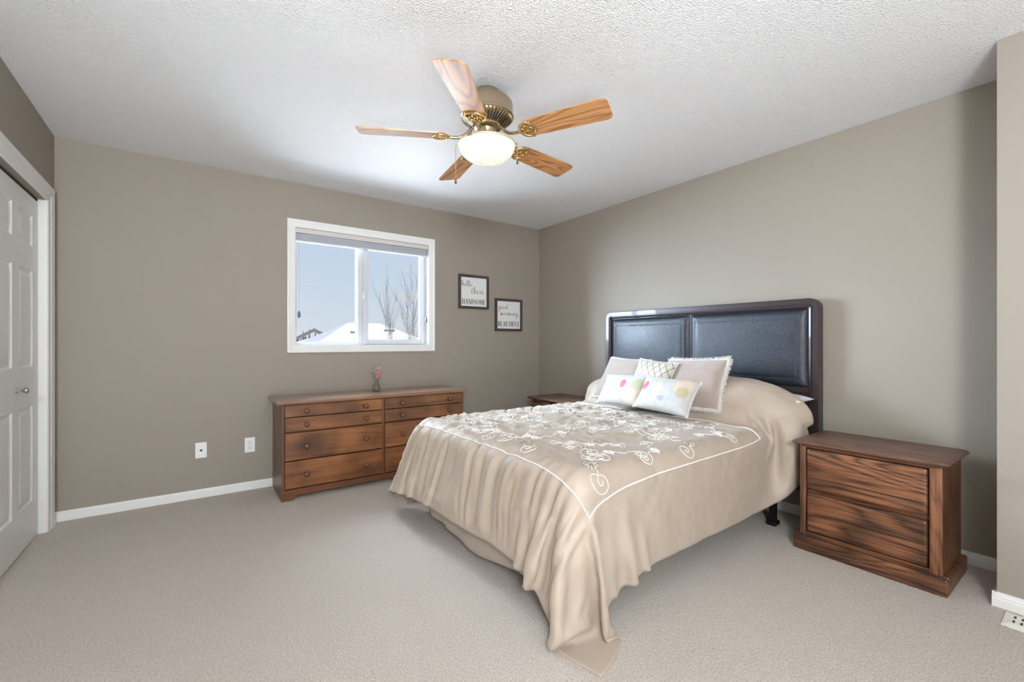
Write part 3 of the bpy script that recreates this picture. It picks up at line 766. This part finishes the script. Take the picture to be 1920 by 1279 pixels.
def leather():
    t = NT('black_grained_leather'); o = t.coord()
    a = t.voro(o, 170, 'DISTANCE_TO_EDGE'); n = t.noise(o, 58, 4, .7); big = t.noise(o, 22, 3, .6)
    t.color(t.mix(n, (.009, .012, .018), (.018, .024, .036))); t.set(rough=.36, spec=.55, coat=.2, coatr=.25)
    h = t.math('ADD', t.math('MULTIPLY', n, 1.2), t.math('ADD', t.math('MULTIPLY', a, .8), t.math('MULTIPLY', big, .7)))
    t.bump(h, .45, .005); return t.m
M['leather'] = leather()
def smst(a, b_, x):
    t = np.clip((x-a)/(b_-a), 0, 1); return t*t*(3-2*t)
def panel(ya, yb, za, zb):
    ny, nz = 90, 60; ys = np.linspace(ya, yb, ny); zs = np.linspace(za, zb, nz); Y, Z = np.meshgrid(ys, zs, indexing='ij')
    dy = np.minimum(Y-ya, yb-Y); dz = np.minimum(Z-za, zb-Z); d = np.minimum(dy, dz)
    puff = .030*(1-np.exp(-d/.018))+.012*np.sin(PI*(Y-ya)/(yb-ya))*np.sin(PI*(Z-za)/(zb-za))
    seam = np.exp(-((d-.058)/.0045)**2)*.0045
    diag = np.exp(-((dy-dz)/.006)**2)*np.where(d < .056, 1, 0)*.0045
    X = HX+.024-puff+seam+diag
    b = MB(); b.grid(np.stack([X, Y, Z], -1)); return b
for ya, yb in ((1.180, 1.999), (2.003, 2.802)):
    o = panel(ya, yb, .846, 1.354).build('leather_panel', M['leather'], bed, smooth=True, fix=False)
# steel frame, box spring, mattress
b = MB()
for y in (BY0+.05, BY1-.05): b.box((BX0+.1, y-.02, .17), (HX+.02, y+.02, .20), .002)
for x in (BX0+.35, 2.2, 2.93): b.box((x-.02, BY0+.03, .165), (x+.02, BY1-.03, .185), .002)
b.build('steel_frame', M['blackmetal'], bed)
for x in (BX0+.45, 2.93):
    for y in (BY0+(.03 if x > 2 else .20), BY1-.03):
        b = MB(); s_ = -1 if y < 2 else 1
        b.box((x-.018, y-.018, .03), (x+.018, y+.018, .17), .003)
        b.box((x-.035, y-.028, 0), (x+.035, y+.028, .03), .009); b.build('leg', M['blackmetal'], bed)
M['sheet'] = plain('white_cotton', (.62, .64, .63), .8, var=.03, vs=12, bump=.1)
b = MB(); b.box((BX0+.02, BY0+.02, .19), (BX1, BY1-.02, .37), .03); b.build('box_spring', M['sheet'], bed)
b = MB(); b.box((BX0, BY0, .36), (BX1, BY1, BZ), .05, seg=4); b.build('mattress', M['sheet'], bed, auto=50)

# ---------------------------------------------------------------- noise used for folds
def vnoise(x, y, seed=0):
    rs = np.random.RandomState(seed); G = rs.rand(64, 64)*2-1
    xi = np.floor(x).astype(int); yi = np.floor(y).astype(int); fx = x-xi; fy = y-yi
    fx = fx*fx*(3-2*fx); fy = fy*fy*(3-2*fy)
    g = lambda i, j: G[i % 64, j % 64]
    return (g(xi, yi)*(1-fx)+g(xi+1, yi)*fx)*(1-fy)+(g(xi, yi+1)*(1-fx)+g(xi+1, yi+1)*fx)*fy

# ---------------------------------------------------------------- comforter: a cloth draped over the mattress (position-based)
PILLOWS = [((2.99, 1.57, .69), (.23, .48, .19)), ((2.99, 2.42, .69), (.23, .44, .15))]
def collide(P, Q, thick=.028):
    """push P outside the bed, pillows and floor; Q = previous positions for friction"""
    hit = np.zeros(P.shape[:-1], bool)
    tz = np.clip(1-P[..., 2]/.58, 0, 1)**1.1; fy = .09+.10*smst(1.6, 2.8, P[..., 1])
    P[..., 0] += fy*tz; kf = 1+np.where(P[..., 1] > 2.015, .26*smst(2.5, 1.5, P[..., 0]), .03)*tz; P[..., 1] = 2.015+(P[..., 1]-2.015)/kf
    c = np.array([(BX0+BX1+.3)/2, (BY0+BY1)/2, (BZ-.6)/2+.0]); r = .07
    hs = np.array([(BX1+.3-BX0)/2, (BY1-BY0)/2, (BZ+.6)/2])-r
    d = P-c; q = np.abs(d)-hs; qp = np.maximum(q, 0); L = np.sqrt((qp**2).sum(-1)); inside = np.minimum(q.max(-1), 0)
    sd = L+inside-r-thick
    m = sd < 0
    if m.any():
        g = np.where(L[..., None] > 1e-6, qp/np.maximum(L, 1e-6)[..., None], 0)
        ax = q.argmax(-1); one = np.eye(3)[ax]; g = np.where(L[..., None] > 1e-6, g, one)*np.where(d < 0, -1, 1)
        P[m] += (-sd[m])[:, None]*g[m]; hit |= m
    P[..., 0] -= fy*tz; P[..., 1] = 2.015+(P[..., 1]-2.015)*kf
    for cc, rr in PILLOWS:
        cc = np.array(cc); rr = np.array(rr)+thick; e_ = (P-cc)/rr; k = np.sqrt((e_**2).sum(-1)); m = k < 1
        if m.any(): P[m] = cc+(P[m]-cc)/k[m][:, None]; hit |= m
    m = P[..., 2] < .006
    P[..., 2] = np.maximum(P[..., 2], .006); hit |= m
    m = (P[..., 0] > HX-.045); P[..., 0] = np.minimum(P[..., 0], HX-.045)
    m = (P[..., 0] > 2.62) & (P[..., 2] < .64)      # the nightstands on both sides
    P[..., 1] = np.where(m, np.clip(P[..., 1], 1.105, 2.835), P[..., 1])
    # friction
    P[hit] = Q[hit]+(P[hit]-Q[hit])*.55
    return hit
def relax(P, a, b_, rest, k):
    A = P[a]; B = P[b_]; d = B-A; L = np.sqrt((d*d).sum(-1)); f = (k*.5*(L-rest)/np.maximum(L, 1e-9))[..., None]*d
    P[a] = A+f; P[b_] = B-f
def sim(P, RU, RV, steps, iters, bend=.08):
    R0 = np.stack([RU, RV], -1); rl = lambda a, b_: np.sqrt(((R0[b_]-R0[a])**2).sum(-1))
    V = np.zeros_like(P); dt = 1/60; sl = slice
    nu, nv = P.shape[:2]
    groups = []
    for s0 in (0, 1):
        n = (nu-1-s0+1)//2; groups.append(((sl(s0, s0+2*n-1, 2), sl(None)), (sl(s0+1, s0+2*n, 2), sl(None)), 1))
        n = (nv-1-s0+1)//2; groups.append(((sl(None), sl(s0, s0+2*n-1, 2)), (sl(None), sl(s0+1, s0+2*n, 2)), 1))
    for s0 in (0, 1):
        n = (nu-1-s0+1)//2
        groups.append(((sl(s0, s0+2*n-1, 2), sl(0, nv-1)), (sl(s0+1, s0+2*n, 2), sl(1, nv)), .3))
        groups.append(((sl(s0, s0+2*n-1, 2), sl(1, nv)), (sl(s0+1, s0+2*n, 2), sl(0, nv-1)), .3))
    bg_ = []
    for s0 in range(4):
        ia = np.arange(s0, nu-2, 4); ia = np.concatenate([ia, ia+1]); ia = ia[ia < nu-2]; ia = np.unique(ia)
    bg_.append(((sl(0, nu-2), sl(None)), (sl(2, nu), sl(None))  )); bg_.append(((sl(None), sl(0, nv-2)), (sl(None), sl(2, nv))  ))
    groups = [(a, b_, rl(a, b_), k) for a, b_, k in groups]; bg_ = [(a, b_, rl(a, b_)) for a, b_ in bg_]
    for st in range(steps):
        Q = P.copy(); V[..., 2] -= 9.8*dt; V *= .985; sp = np.sqrt((V**2).sum(-1, keepdims=True)); V *= np.minimum(1, 2.2/np.maximum(sp, 1e-6))
        P += V*dt
        for it in range(iters):
            for a, b_, r_, k in groups: relax(P, a, b_, r_, k)
            for a, b_, r_ in bg_:
                A = P[a].copy(); B = P[b_].copy(); d = B-A; L = np.sqrt((d*d).sum(-1)); f = (bend*.5*np.minimum(L-r_, 0)/np.maximum(L, 1e-9))[..., None]*d
                P[a] += f; P[b_] -= f
            collide(P, Q)
        V = (P-Q)/dt
    return P
UX0, UX1, VY0, VY1 = .80, 3.06, .855, 2.98
hc = .0445
nu = int(round((UX1-UX0)/hc))+1; nv = int(round((VY1-VY0)/hc))+1
us = np.linspace(UX0, UX1, nu); vs_ = np.linspace(VY0, VY1, nv)
U, Vv = np.meshgrid(us, vs_, indexing='ij')
def rest_uv(U, Vv):
    """flat cut of the cloth: fuller towards the foot hem and longer at the near corner"""
    k = smst(1.30, .80, U); cw = -.9*smst(1.1, .8, U)*smst(2.55, 2.98, Vv)
    return U-.055*cw, 2.0+(Vv-2.0)*(1+.07*k)-.055*cw
RU, RV = rest_uv(U, Vv)
P = np.stack([RU, RV, .93+.012*vnoise(U*6, Vv*6, 3)], -1)
P = sim(P, RU, RV, 130, 10)
def upsample(P):
    nu, nv = P.shape[:2]
    def up1(A):
        n = A.shape[0]; Bq = np.zeros((2*n-1,)+A.shape[1:]); Bq[::2] = A
        E_ = np.concatenate([2*A[:1]-A[1:2], A, 2*A[-1:]-A[-2:-1]]); Bq[1::2] = (-E_[:-3]+9*E_[1:-2]+9*E_[2:-1]-E_[3:])/16; return Bq
    return up1(up1(P).swapaxes(0, 1)).swapaxes(0, 1).copy()
P = upsample(P); nu, nv = P.shape[:2]
us = np.linspace(UX0, UX1, nu); vs_ = np.linspace(VY0, VY1, nv)
U, Vv = np.meshgrid(us, vs_, indexing='ij'); RU, RV = rest_uv(U, Vv)
P = sim(P, RU, RV, 70, 12, .05)
P = upsample(P); nu, nv = P.shape[:2]
us = np.linspace(UX0, UX1, nu); vs_ = np.linspace(VY0, VY1, nv); U, Vv = np.meshgrid(us, vs_, indexing='ij')
def normals(P):
    a = np.gradient(P, axis=0); b_ = np.gradient(P, axis=1); n = np.cross(a, b_); return n/np.maximum(np.sqrt((n*n).sum(-1, keepdims=True)), 1e-9)
N = normals(P)
BU0, BU1, BV0, BV1 = 1.225, 2.64, 1.225, 2.80      # stitched border rectangle in cloth coordinates
inset = np.minimum(np.minimum(U-BU0, BU1-U), np.minimum(Vv-BV0, BV1-Vv))
foot = smst(1.34, 1.10, U)*smst(1.06, 1.30, Vv)          # foot drop: vertical gathers
warp = .05*vnoise(U*3, Vv*3, 8)
g1 = vnoise(U*1.6+5, (Vv+warp)*22, 1); g2 = vnoise(U*2.5, (Vv+warp)*46, 2)
D = foot*(.018*(1-np.abs(g1)*2)+.008*g2)*smst(UX0, UX0+.08, U)
puck = np.exp(-((U-BU0)/.09)**2)*smst(1.1, 1.3, Vv)
D += puck*.004*vnoise(U*5, Vv*90, 4)
side = smst(1.27, 1.05, Vv)
D += side*.006*vnoise(U*7+Vv*3, Vv*2, 5)
mid = smst(0, .12, inset)*smst(1.28, 1.55, Vv)
cr1 = vnoise(U*26+2*vnoise(U*7, Vv*7, 9), Vv*11, 6); cr2 = vnoise(U*55, Vv*30+vnoise(U*20, Vv*20, 3)*1.5, 7)
D += mid*(.012*(1-2*np.abs(cr1))+.0045*cr2)
D += .005*vnoise(U*9, Vv*9, 12)+.002*vnoise(U*28, Vv*24, 13)
P += N*D[..., None]
P[..., 2] = np.maximum(P[..., 2], .005)
N = normals(P)
sgn = 1 if N[nu//2, nv//2, 2] > 0 else -1; N = N*sgn
def cloth_mat():
    t = NT('cream_sateen_comforter'); o = t.coord()
    n = t.noise(o, 300, 2); c = t.mix(t.noise(o, 5, 3), (.395, .318, .25), (.435, .354, .28))
    t.color(c); t.set(rough=.5, sheen=.25, spec=.45)
    t.b.inputs['Sheen Roughness'].default_value = .4; t.b.inputs['Sheen Tint'].default_value = (.92, .94, 1, 1)
    t.bump(t.math('ADD', t.noise(o, 45, 3, .6), t.math('MULTIPLY', n, .25)), .22, .004); return t.m
M['comforter'] = cloth_mat()
b = MB(); b.grid(P)
com = b.build('comforter', M['comforter'], smooth=True, fix=False)
if sgn > 0:
    com.data.flip_normals()
so = com.modifiers.new('thickness', 'SOLIDIFY'); so.thickness = .006; so.offset = -1
tag(com, 'cream embroidered comforter draped over the bed to the floor', 'comforter')
def surf(u, v, off=.002):
    fu = np.clip((u-UX0)/(UX1-UX0)*(nu-1), 0, nu-1.001); fv = np.clip((v-VY0)/(VY1-VY0)*(nv-1), 0, nv-1.001)
    i, j = int(fu), int(fv); a, c = fu-i, fv-j
    f = lambda G: (G[i, j]*(1-a)+G[i+1, j]*a)*(1-c)+(G[i, j+1]*(1-a)+G[i+1, j+1]*a)*c
    return tuple(f(P)+f(N)*off)
M['cord'] = plain('white_satin_cord', (.86, .83, .79), .4, var=.03, sheen=.3)
M['gold_thread'] = plain('taupe_metallic_thread', (.42, .36, .28), .4, .3)
b = MB(); line = []
for k in range(4):
    c0 = [(BU0, BV0), (BU1, BV0), (BU1, BV1), (BU0, BV1)][k]; c1 = [(BU1, BV0), (BU1, BV1), (BU0, BV1), (BU0, BV0)][k]
    n = int(math.dist(c0, c1)/.012)
    for i in range(n): line.append(surf(c0[0]+(c1[0]-c0[0])*i/n, c0[1]+(c1[1]-c0[1])*i/n))
b.tube(line, .0034, 6, closed=True); b.build('border_cord', M['cord'], com, smooth=True)
bw = MB()
rnd = random.Random(5)
def curve_uv(mb, pts, r): mb.tube([surf(p[0], p[1]) for p in pts], r, 5)
def spiral(mb, u, v, size, a0, turn=1, r=.0019, tail=1.0):
    pts = []
    for i in range(40):
        t = i/39; a = a0+turn*t*3.4*PI; rad = size*(1-t)**1.15+.003; pts.append((u+rad*math.cos(a), v+rad*math.sin(a)))
    curve_uv(mb, pts, r)
    return pts[0]
def vine(mb, p0, p1, bow, r=.0019):
    d = (p1[0]-p0[0], p1[1]-p0[1]); n = max(6, int(math.hypot(*d)/.012)); pts = []
    for i in range(n+1):
        t = i/n; k = math.sin(PI*t)*bow+math.sin(2*PI*t)*bow*.5; pts.append((p0[0]+d[0]*t-d[1]*k, p0[1]+d[1]*t+d[0]*k))
    curve_uv(mb, pts, r)
def flower(u, v, s, gold=False, rot=0):
    mb = MB() if gold else bw
    for k in range(6):
        a = rot+k*PI/3; tip = (u+s*math.cos(a), v+s*math.sin(a)); sd = s*.26
        m1 = (u+s*.5*math.cos(a)-sd*math.sin(a), v+s*.5*math.sin(a)+sd*math.cos(a)); m2 = (u+s*.5*math.cos(a)+sd*math.sin(a), v+s*.5*math.sin(a)-sd*math.cos(a))
        curve_uv(mb, [(u, v), m1, tip, m2, (u, v)], .0022)
        curve_uv(bw, [(u, v), tip], .0015)
    if gold:
        mb.build('taupe_flower', M['gold_thread'], com, smooth=True, fix=False)
        for k in range(6):
            a = rot+k*PI/3+PI/6; curve_uv(bw, [(u, v), (u+s*.75*math.cos(a), v+s*.75*math.sin(a))], .0022)
def motif(u, v, s, rot, gold=False):
    flower(u, v, .034*s, gold, rot)
    for k, tn in ((0, 1), (1, -1)):
        a = rot+k*2.4+.6; cx, cy = u+.15*s*math.cos(a), v+.15*s*math.sin(a)
        cx = min(max(cx, BU0+.06), BU1-.06); cy = min(max(cy, BV0+.06), BV1-.06)
        e_ = spiral(bw, cx, cy, .042*s, a+PI+.8*tn, tn); vine(bw, (u+.03*s*math.cos(a), v+.03*s*math.sin(a)), e_, .25*tn)
# the motifs readable along the near side, then scattered ones
for (u, v, s, r_, g) in ((1.36, 1.36, 1.1, 4.0, True), (1.76, 1.33, .75, .4, False), (2.02, 1.32, 1.1, 1.2, True), (2.32, 1.33, .8, 2.2, False), (1.55, 1.42, .9, 2.6, False),
                         (1.36, 1.78, 1.0, .9, True), (1.33, 2.2, .9, 2.0, False), (1.42, 2.6, 1.0, 1.1, True), (2.45, 1.45, .8, 3.4, False)):
    motif(u, v, s, r_, g)
for i in range(46):
    u = rnd.uniform(BU0+.14, BU1-.1); v = rnd.uniform(BV0+.30, BV1-.1)
    motif(u, v, rnd.uniform(.7, 1.05), rnd.uniform(0, 6.28), rnd.random() < .3)
bw.build('white_embroidery', M['cord'], com, smooth=True, fix=False)

# bed skirt at the foot
b = MB(); n = 150; m_ = 10; G = np.zeros((n, m_, 3))
for i in range(n):
    t = i/(n-1); y = BY0-.01+(BY1-BY0+.035)*t
    zb = .09+.035*math.sin(t*7+1)+.015*vnoise(np.array(t*14.), np.array(.3), 2)-.06*smst(.94, 1.0, t)
    for j in range(m_):
        k = j/(m_-1); G[i, j] = (BX0-.004-.010*k*math.sin(t*33+2*math.sin(t*9))-.030*k, y, .36*(1-k)+zb*k)
b.grid(G)
# far-corner pleat with its tie hanging lower
G2 = np.zeros((26, 8, 3))
for i in range(26):
    t = i/25; x = BX0-.028+.36*t
    for j in range(8):
        k = j/7; zb = .045+.05*t; G2[i, j] = (x-.02*k*math.cos(t*9), BY1+.03+.03*k*math.sin(t*20+1), .36*(1-k)+zb*k)
b.grid(G2)
sk = b.build('bed_skirt', plain('tan_cotton_skirt', (.40, .33, .27), .8, var=.05, vs=8, bump=.1, sheen=.2), smooth=True, fix=False)
sk.modifiers.new('thickness', 'SOLIDIFY').thickness = .003
tag(sk, 'plain tan bed skirt hanging below the comforter at the foot of the bed', 'bed skirt')
b = MB()
b.tube([(1.205, 2.83, .20), (1.19, 2.86, .12), (1.195, 2.87, .05)], [.02, .028, .016], 8); b.tube([(1.20, 2.835, .19), (1.21, 2.90, .15), (1.215, 2.93, .115)], [.014, .02, .012], 8)
b.build('skirt_tie', sk.data.materials[0], sk, smooth=True)

# ------------------------------------------------------------------ pillows
def cushion_grid(w_, h_, th, n=40, pinch=.07, seed=0, wr=.004):
    a = np.linspace(-1, 1, n); A, B = np.meshgrid(a, a, indexing='ij')
    e_ = np.clip((1-np.abs(A)**2.6)*(1-np.abs(B)**2.6), 0, 1)**.5
    X = A*w_/2*(1-pinch*(1-np.abs(B)**2)*1.0*np.abs(A)**3); Y = B*h_/2*(1-pinch*(1-np.abs(A)**2)*np.abs(B)**3)
    Z = th/2*e_+wr*vnoise(A*3+9, B*3+seed, seed)*e_**.5+wr*.5*vnoise(A*8, B*8, seed+1)*e_**.5
    return np.stack([X, Y, Z], -1), np.stack([X, Y, -th/2*e_], -1), A, B
def cushion(name, mat, w_, h_, th, center, xdir, up, label, cat='cushion', group=None, fringe=None, seed=0, pinch=.07, wr=.004):
    """w_ along xdir, h_ along up; front normal = xdir x up"""
    F, Bk, A, B = cushion_grid(w_, h_, th, seed=seed, pinch=pinch, wr=wr)
    b = MB(); b.grid(F); n0 = len(b.f); b.grid(Bk[::-1])
    o = b.build(name, mat, smooth=True, fix=False)
    me = o.data; bm = bmesh.new(); bm.from_mesh(me)
    uvl = bm.loops.layers.uv.new('UVMap')
    for f in bm.faces:
        for l in f.loops: l[uvl].uv = (l.vert.co.x/w_+.5, l.vert.co.y/h_+.5)
    bmesh.ops.remove_doubles(bm, verts=bm.verts, dist=.0002); bmesh.ops.recalc_face_normals(bm, faces=bm.faces); bm.to_mesh(me); bm.free()
    xd = Vector(xdir).normalized(); u_ = Vector(up); nrm = xd.cross(u_).normalized(); u_ = nrm.cross(xd)
    o.matrix_world = Matrix.Translation(center) @ Matrix((xd, u_, nrm)).transposed().to_4x4()
    tag(o, label, cat, group)
    if fringe:
        r, sides, fm, L = fringe; rr = random.Random(seed)
        edges = {'l': F[0], 'r': F[-1], 'b': F[:, 0], 't': F[:, -1]}
        for s_ in sides:
            fb = MB(); E_ = edges[s_]; Pn = 420
            outd = {'l': (-1, 0), 'r': (1, 0), 'b': (0, -1), 't': (0, 1)}[s_]
            fb.tube([tuple(E_[k]) for k in range(0, len(E_), 2)]+[tuple(E_[-1])], r*.7, 6)
            for i in range(int(Pn*(.6 if s_ in 'lr' else 1)*(2 if L > .01 else 1))):
                t = rr.random()*(len(E_)-1.001); k = int(t); p = Vector(E_[k]*(1-(t-k))+E_[k+1]*(t-k))
                d = Vector((outd[0]+rr.uniform(-.7, .7), outd[1]+rr.uniform(-.7, .7), rr.uniform(-1.3, 1.3))).normalized()
                q = p+d*L*rr.uniform(.7, 1.3); fb.tube([p, (p+q)/2+Vector((rr.uniform(-1, 1), rr.uniform(-1, 1), rr.uniform(-1, 1)))*.002, q], [.0032, .0030, .0016], 4)
            fb.build('fringe', fm, o, smooth=True, fix=False)
    return o
M['fringe'] = plain('ivory_fringe', (.62, .585, .53), .8, var=.05, sheen=.4)
def fur_mat():
    t = NT('beige_plush_fur'); o = t.coord()
    f = t.noise(o, 420, 3, .7); g = t.noise(o, 14, 3)
    c = t.mix(f, (.29, .22, .175), (.49, .385, .325)); c = t.mix(t.math('MULTIPLY', g, .3), c, (.52, .42, .36)); t.color(c)
    t.set(rough=.9, sheen=.8, spec=.15); t.bump(t.math('ADD', f, t.noise(o, 120, 2)), .8, .006); return t.m
def lattice_mat():
    t = NT('ivory_lattice_satin'); sx = t.n('ShaderNodeSeparateXYZ'); t.l(t.coord('UV'), sx.inputs[0]); u, v = sx.outputs[0], sx.outputs[1]
    def lines(e_): return t.math('LESS_THAN', t.math('PINGPONG', e_, .5), .045)
    a = t.math('ADD', t.math('MULTIPLY', u, 6.2), t.math('MULTIPLY', v, 3.6)); c_ = t.math('SUBTRACT', t.math('MULTIPLY', u, 6.2), t.math('MULTIPLY', v, 3.6))
    L_ = t.math('MAXIMUM', lines(a), lines(c_)); t.color(t.mix(L_, (.54, .51, .45), (.14, .085, .05))); t.set(rough=.45, sheen=.3)
    t.bump(t.math('MULTIPLY', L_, -1.0), .5, .004); return t.m
def leaf_mat(name, leaf, blobs):
    t = NT(name); uv = t.coord('UV'); o = t.coord()
    def ellm(cx, cy, rx, ry, rot, soft=.25):
        m = t.map(uv, (1, 1, 1), (-cx, -cy, 0)); m = t.map(m, (1/rx, 1/ry, 0), rot=(0, 0, rot))
        vm = t.n('ShaderNodeVectorMath'); vm.operation = 'LENGTH'; t.l(m, vm.inputs[0])
        wob = t.math('ADD', vm.outputs['Value'], t.math('MULTIPLY', t.noise(uv, 7, 2), .25))
        return t.ramp(wob, [(max(0, 1-soft), (1, 1, 1)), (1.0, (0, 0, 0))])
    c = t.mix(t.noise(uv, 4, 2), (.45, .45, .435), (.51, .51, .495))
    for cx, cy, rx, ry, rot, colr, k in blobs: c = t.mix(t.math('MULTIPLY', ellm(cx, cy, rx, ry, rot), k), c, colr)
    sx = t.n('ShaderNodeSeparateXYZ'); t.l(uv, sx.inputs[0]); u, v = sx.outputs[0], sx.outputs[1]
    for k, (u0, amp) in enumerate(((.30, .03), (.42, -.04), (.47, .03), (.66, .035))):
        cu = t.math('ADD', u, t.math('MULTIPLY', t.math('SINE', t.math('MULTIPLY', v, 5.0+k)), amp))
        ln_ = t.math('LESS_THAN', t.math('ABSOLUTE', t.math('SUBTRACT', cu, u0)), .005)
        c = t.mix(t.math('MULTIPLY', ln_, .6), c, (.38, .40, .30))
    for cx, cy, rx, ry, rot, colr in leaf: c = t.mix(ellm(cx, cy, rx*1.3, ry*1.15, rot, .3), c, (.72, .52, .53)); c = t.mix(ellm(cx, cy, rx, ry, rot, .06), c, colr)
    t.color(c); t.set(rough=.6, sheen=.3); t.bump(t.noise(o, 22, 3), .35, .008); return t.m
M['fur'] = fur_mat(); M['lattice'] = lattice_mat()
pink = (.50, .10, .19); olive = (.40, .37, .20); peach = (.66, .50, .36); lilac = (.34, .33, .48)
M['leafL'] = leaf_mat('pastel_leaf_print', [(.55, .60, .07, .16, -.5, pink)], [(.85, .62, .17, .25, .2, olive, .75), (.82, .25, .22, .3, 0, peach, .6), (.2, .3, .06, .1, .4, (.6, .68, .6), .6), (.15, .8, .1, .1, 0, lilac, .3)])
M['leafR'] = leaf_mat('pastel_leaf_print_two', [(.13, .62, .07, .17, -.5, pink)], [(.80, .75, .2, .35, .1, peach, .75), (.83, .55, .12, .2, .2, olive, .8), (.52, .30, .07, .10, .5, lilac, .85), (.3, .9, .2, .15, 0, peach, .5), (.4, .5, .1, .3, .3, (.78, .78, .66), .6)])

# sleeping pillows under the comforter
for zc, yc, lab in ((.67, 1.72, 'white pillow hidden lowest under the comforter at the camera side'), (.79, 1.50, 'white pillow whose corner pokes out beside the headboard')):
    cushion('bed_pillow', M['sheet'], .76, .24, .11 if zc < .7 else .09, (2.995 if zc < .7 else 3.0, yc, zc+(.005 if zc < .7 else -.005)), (.06, -1, .0 if zc < .7 else -.01), (1, .06, 0), lab, 'pillow', 'sleeping pillows', seed=3, pinch=.10)
# decorative cushions: xdir = screen-right (toward -Y), up leans back to +X
def deco(name, mat, w_, h_, th, c, lean, yawd, roll, label, **k):
    a = R(yawd); xd = Vector((math.sin(a), -math.cos(a), 0)); back = Vector((math.cos(a), math.sin(a), 0))
    up = (Vector((0, 0, 1))*math.cos(R(lean))+back*math.sin(R(lean))); nrm = xd.cross(up)
    q = Matrix.Rotation(R(roll), 3, nrm); return cushion(name, mat, w_, h_, th, c, q @ xd, q @ up, label, **k)
G5 = 'decorative cushions on the bed'
deco('fur_cushion', M['fur'], .43, .385, .13, (2.795, 1.745, .850), 31, 3, 3, 'large beige plush cushion with ivory fringe, right one of the back row', seed=11, fringe=(.019, 'lrtb', M['fringe'], .021), group=G5)
deco('fur_cushion', M['fur'], .43, .385, .12, (2.79, 2.375, .840), 34, -3, -2, 'large beige plush cushion with ivory fringe, left one of the back row', seed=12, fringe=(.012, 'lrtb', M['fringe'], .012), group=G5)
deco('lattice_cushion', M['lattice'], .33, .27, .10, (2.725, 2.03, .880), 28, 2, -5, 'small ivory cushion with brown diamond lattice in the middle of the cushions', seed=13, fringe=(.006, 'lrt', M['fringe'], .006), group=G5)
deco('leaf_print_cushion', M['leafL'], .42, .26, .11, (2.60, 2.19, .782), 34, -2, 2, 'pastel leaf print cushion with fringed end, left one in the front', seed=14, fringe=(.009, 'lr', M['fringe'], .009), group=G5)
deco('leaf_print_cushion', M['leafR'], .40, .26, .12, (2.55, 1.79, .784), 36, 5, -4, 'pastel leaf print cushion with fringed end, right one in the front', seed=15, fringe=(.009, 'lr', M['fringe'], .009), group=G5)

# ------------------------------------------------------------------ vase and dried flowers
vx, vy, vz = 1.275, 3.775, .716
tg = NT('clear_vase_glass'); tg.t.nodes.remove(tg.b)
tr_ = tg.n('ShaderNodeBsdfTransparent'); tr_.inputs[0].default_value = (.93, .95, .95, 1); gl_ = tg.n('ShaderNodeBsdfGlossy'); gl_.inputs['Roughness'].default_value = .05
lw_ = tg.n('ShaderNodeLayerWeight'); lw_.inputs[0].default_value = .35; ms_ = tg.n('ShaderNodeMixShader')
tg.l(lw_.outputs['Facing'], ms_.inputs[0]); tg.l(tr_.outputs[0], ms_.inputs[1]); tg.l(gl_.outputs[0], ms_.inputs[2]); tg.l(ms_.outputs[0], tg.out.inputs[0])
b = MB()
prof = [(.002, .001), (.030, .001), (.037, .010), (.038, .022), (.032, .045), (.020, .070), (.0135, .088), (.013, .096), (.0175, .108), (.0165, .108), (.0115, .096), (.012, .088), (.0185, .070), (.030, .045), (.0355, .022), (.034, .011), (.028, .006), (.002, .006)]
b.lathe(prof, n=32); vz_o = b.build('vase', tg.m, smooth=True); vz_o.location = (vx, vy, vz)
tag(vz_o, 'small clear glass bud vase on top of the dresser', 'vase')
bq = tag(empty('dried_flowers', (vx, vy, vz)), 'little bouquet of pink and grey-green dried flowers in the glass vase', 'flowers')
rnd = random.Random(4)
parts = {'stem': MB(), 'pink_flower': MB(), 'teal_flower': MB(), 'white_flower': MB()}
for i in range(44):
    s_ = rnd.uniform(-1, 1); d_ = rnd.uniform(-.4, .4); hh = rnd.uniform(.13, .235)*(1-.15*(1-abs(s_)))
    tip = Vector((s_*.052*.81*hh/.2, -s_*.052*.58*hh/.2+d_*.03, hh)); mid_ = Vector((tip.x*.18, tip.y*.18, .10)); foot_ = Vector((-tip.x*.2, -tip.y*.2, .012))
    parts['stem'].tube([foot_, mid_, tip], .0009, 4)
    kind_ = 'teal_flower' if s_ < -.25 else 'pink_flower'
    for j in range(24):
        t = rnd.uniform(.45, 1); p = mid_.lerp(tip, t)+Vector([rnd.uniform(-.007, .007) for _ in range(3)]); r = rnd.uniform(.0016, .0034)
        kk = 'white_flower' if t > .85 and rnd.random() < .6 else kind_
        parts[kk].add([p+Vector(q)*r for q in ((1, 0, 0), (-1, 0, 0), (0, 1, 0), (0, -1, 0), (0, 0, 1), (0, 0, -1))], [(0, 2, 4), (2, 1, 4), (1, 3, 4), (3, 0, 4), (2, 0, 5), (1, 2, 5), (3, 1, 5), (0, 3, 5)])
for nm, c in (('stem', (.32, .28, .18)), ('pink_flower', (.62, .26, .28)), ('teal_flower', (.20, .28, .28)), ('white_flower', (.72, .60, .55))):
    o = parts[nm].build(nm, plain('dried_'+nm, c, .8, var=.3, vs=200), bq, fix=False); o['kind'] = 'stuff'
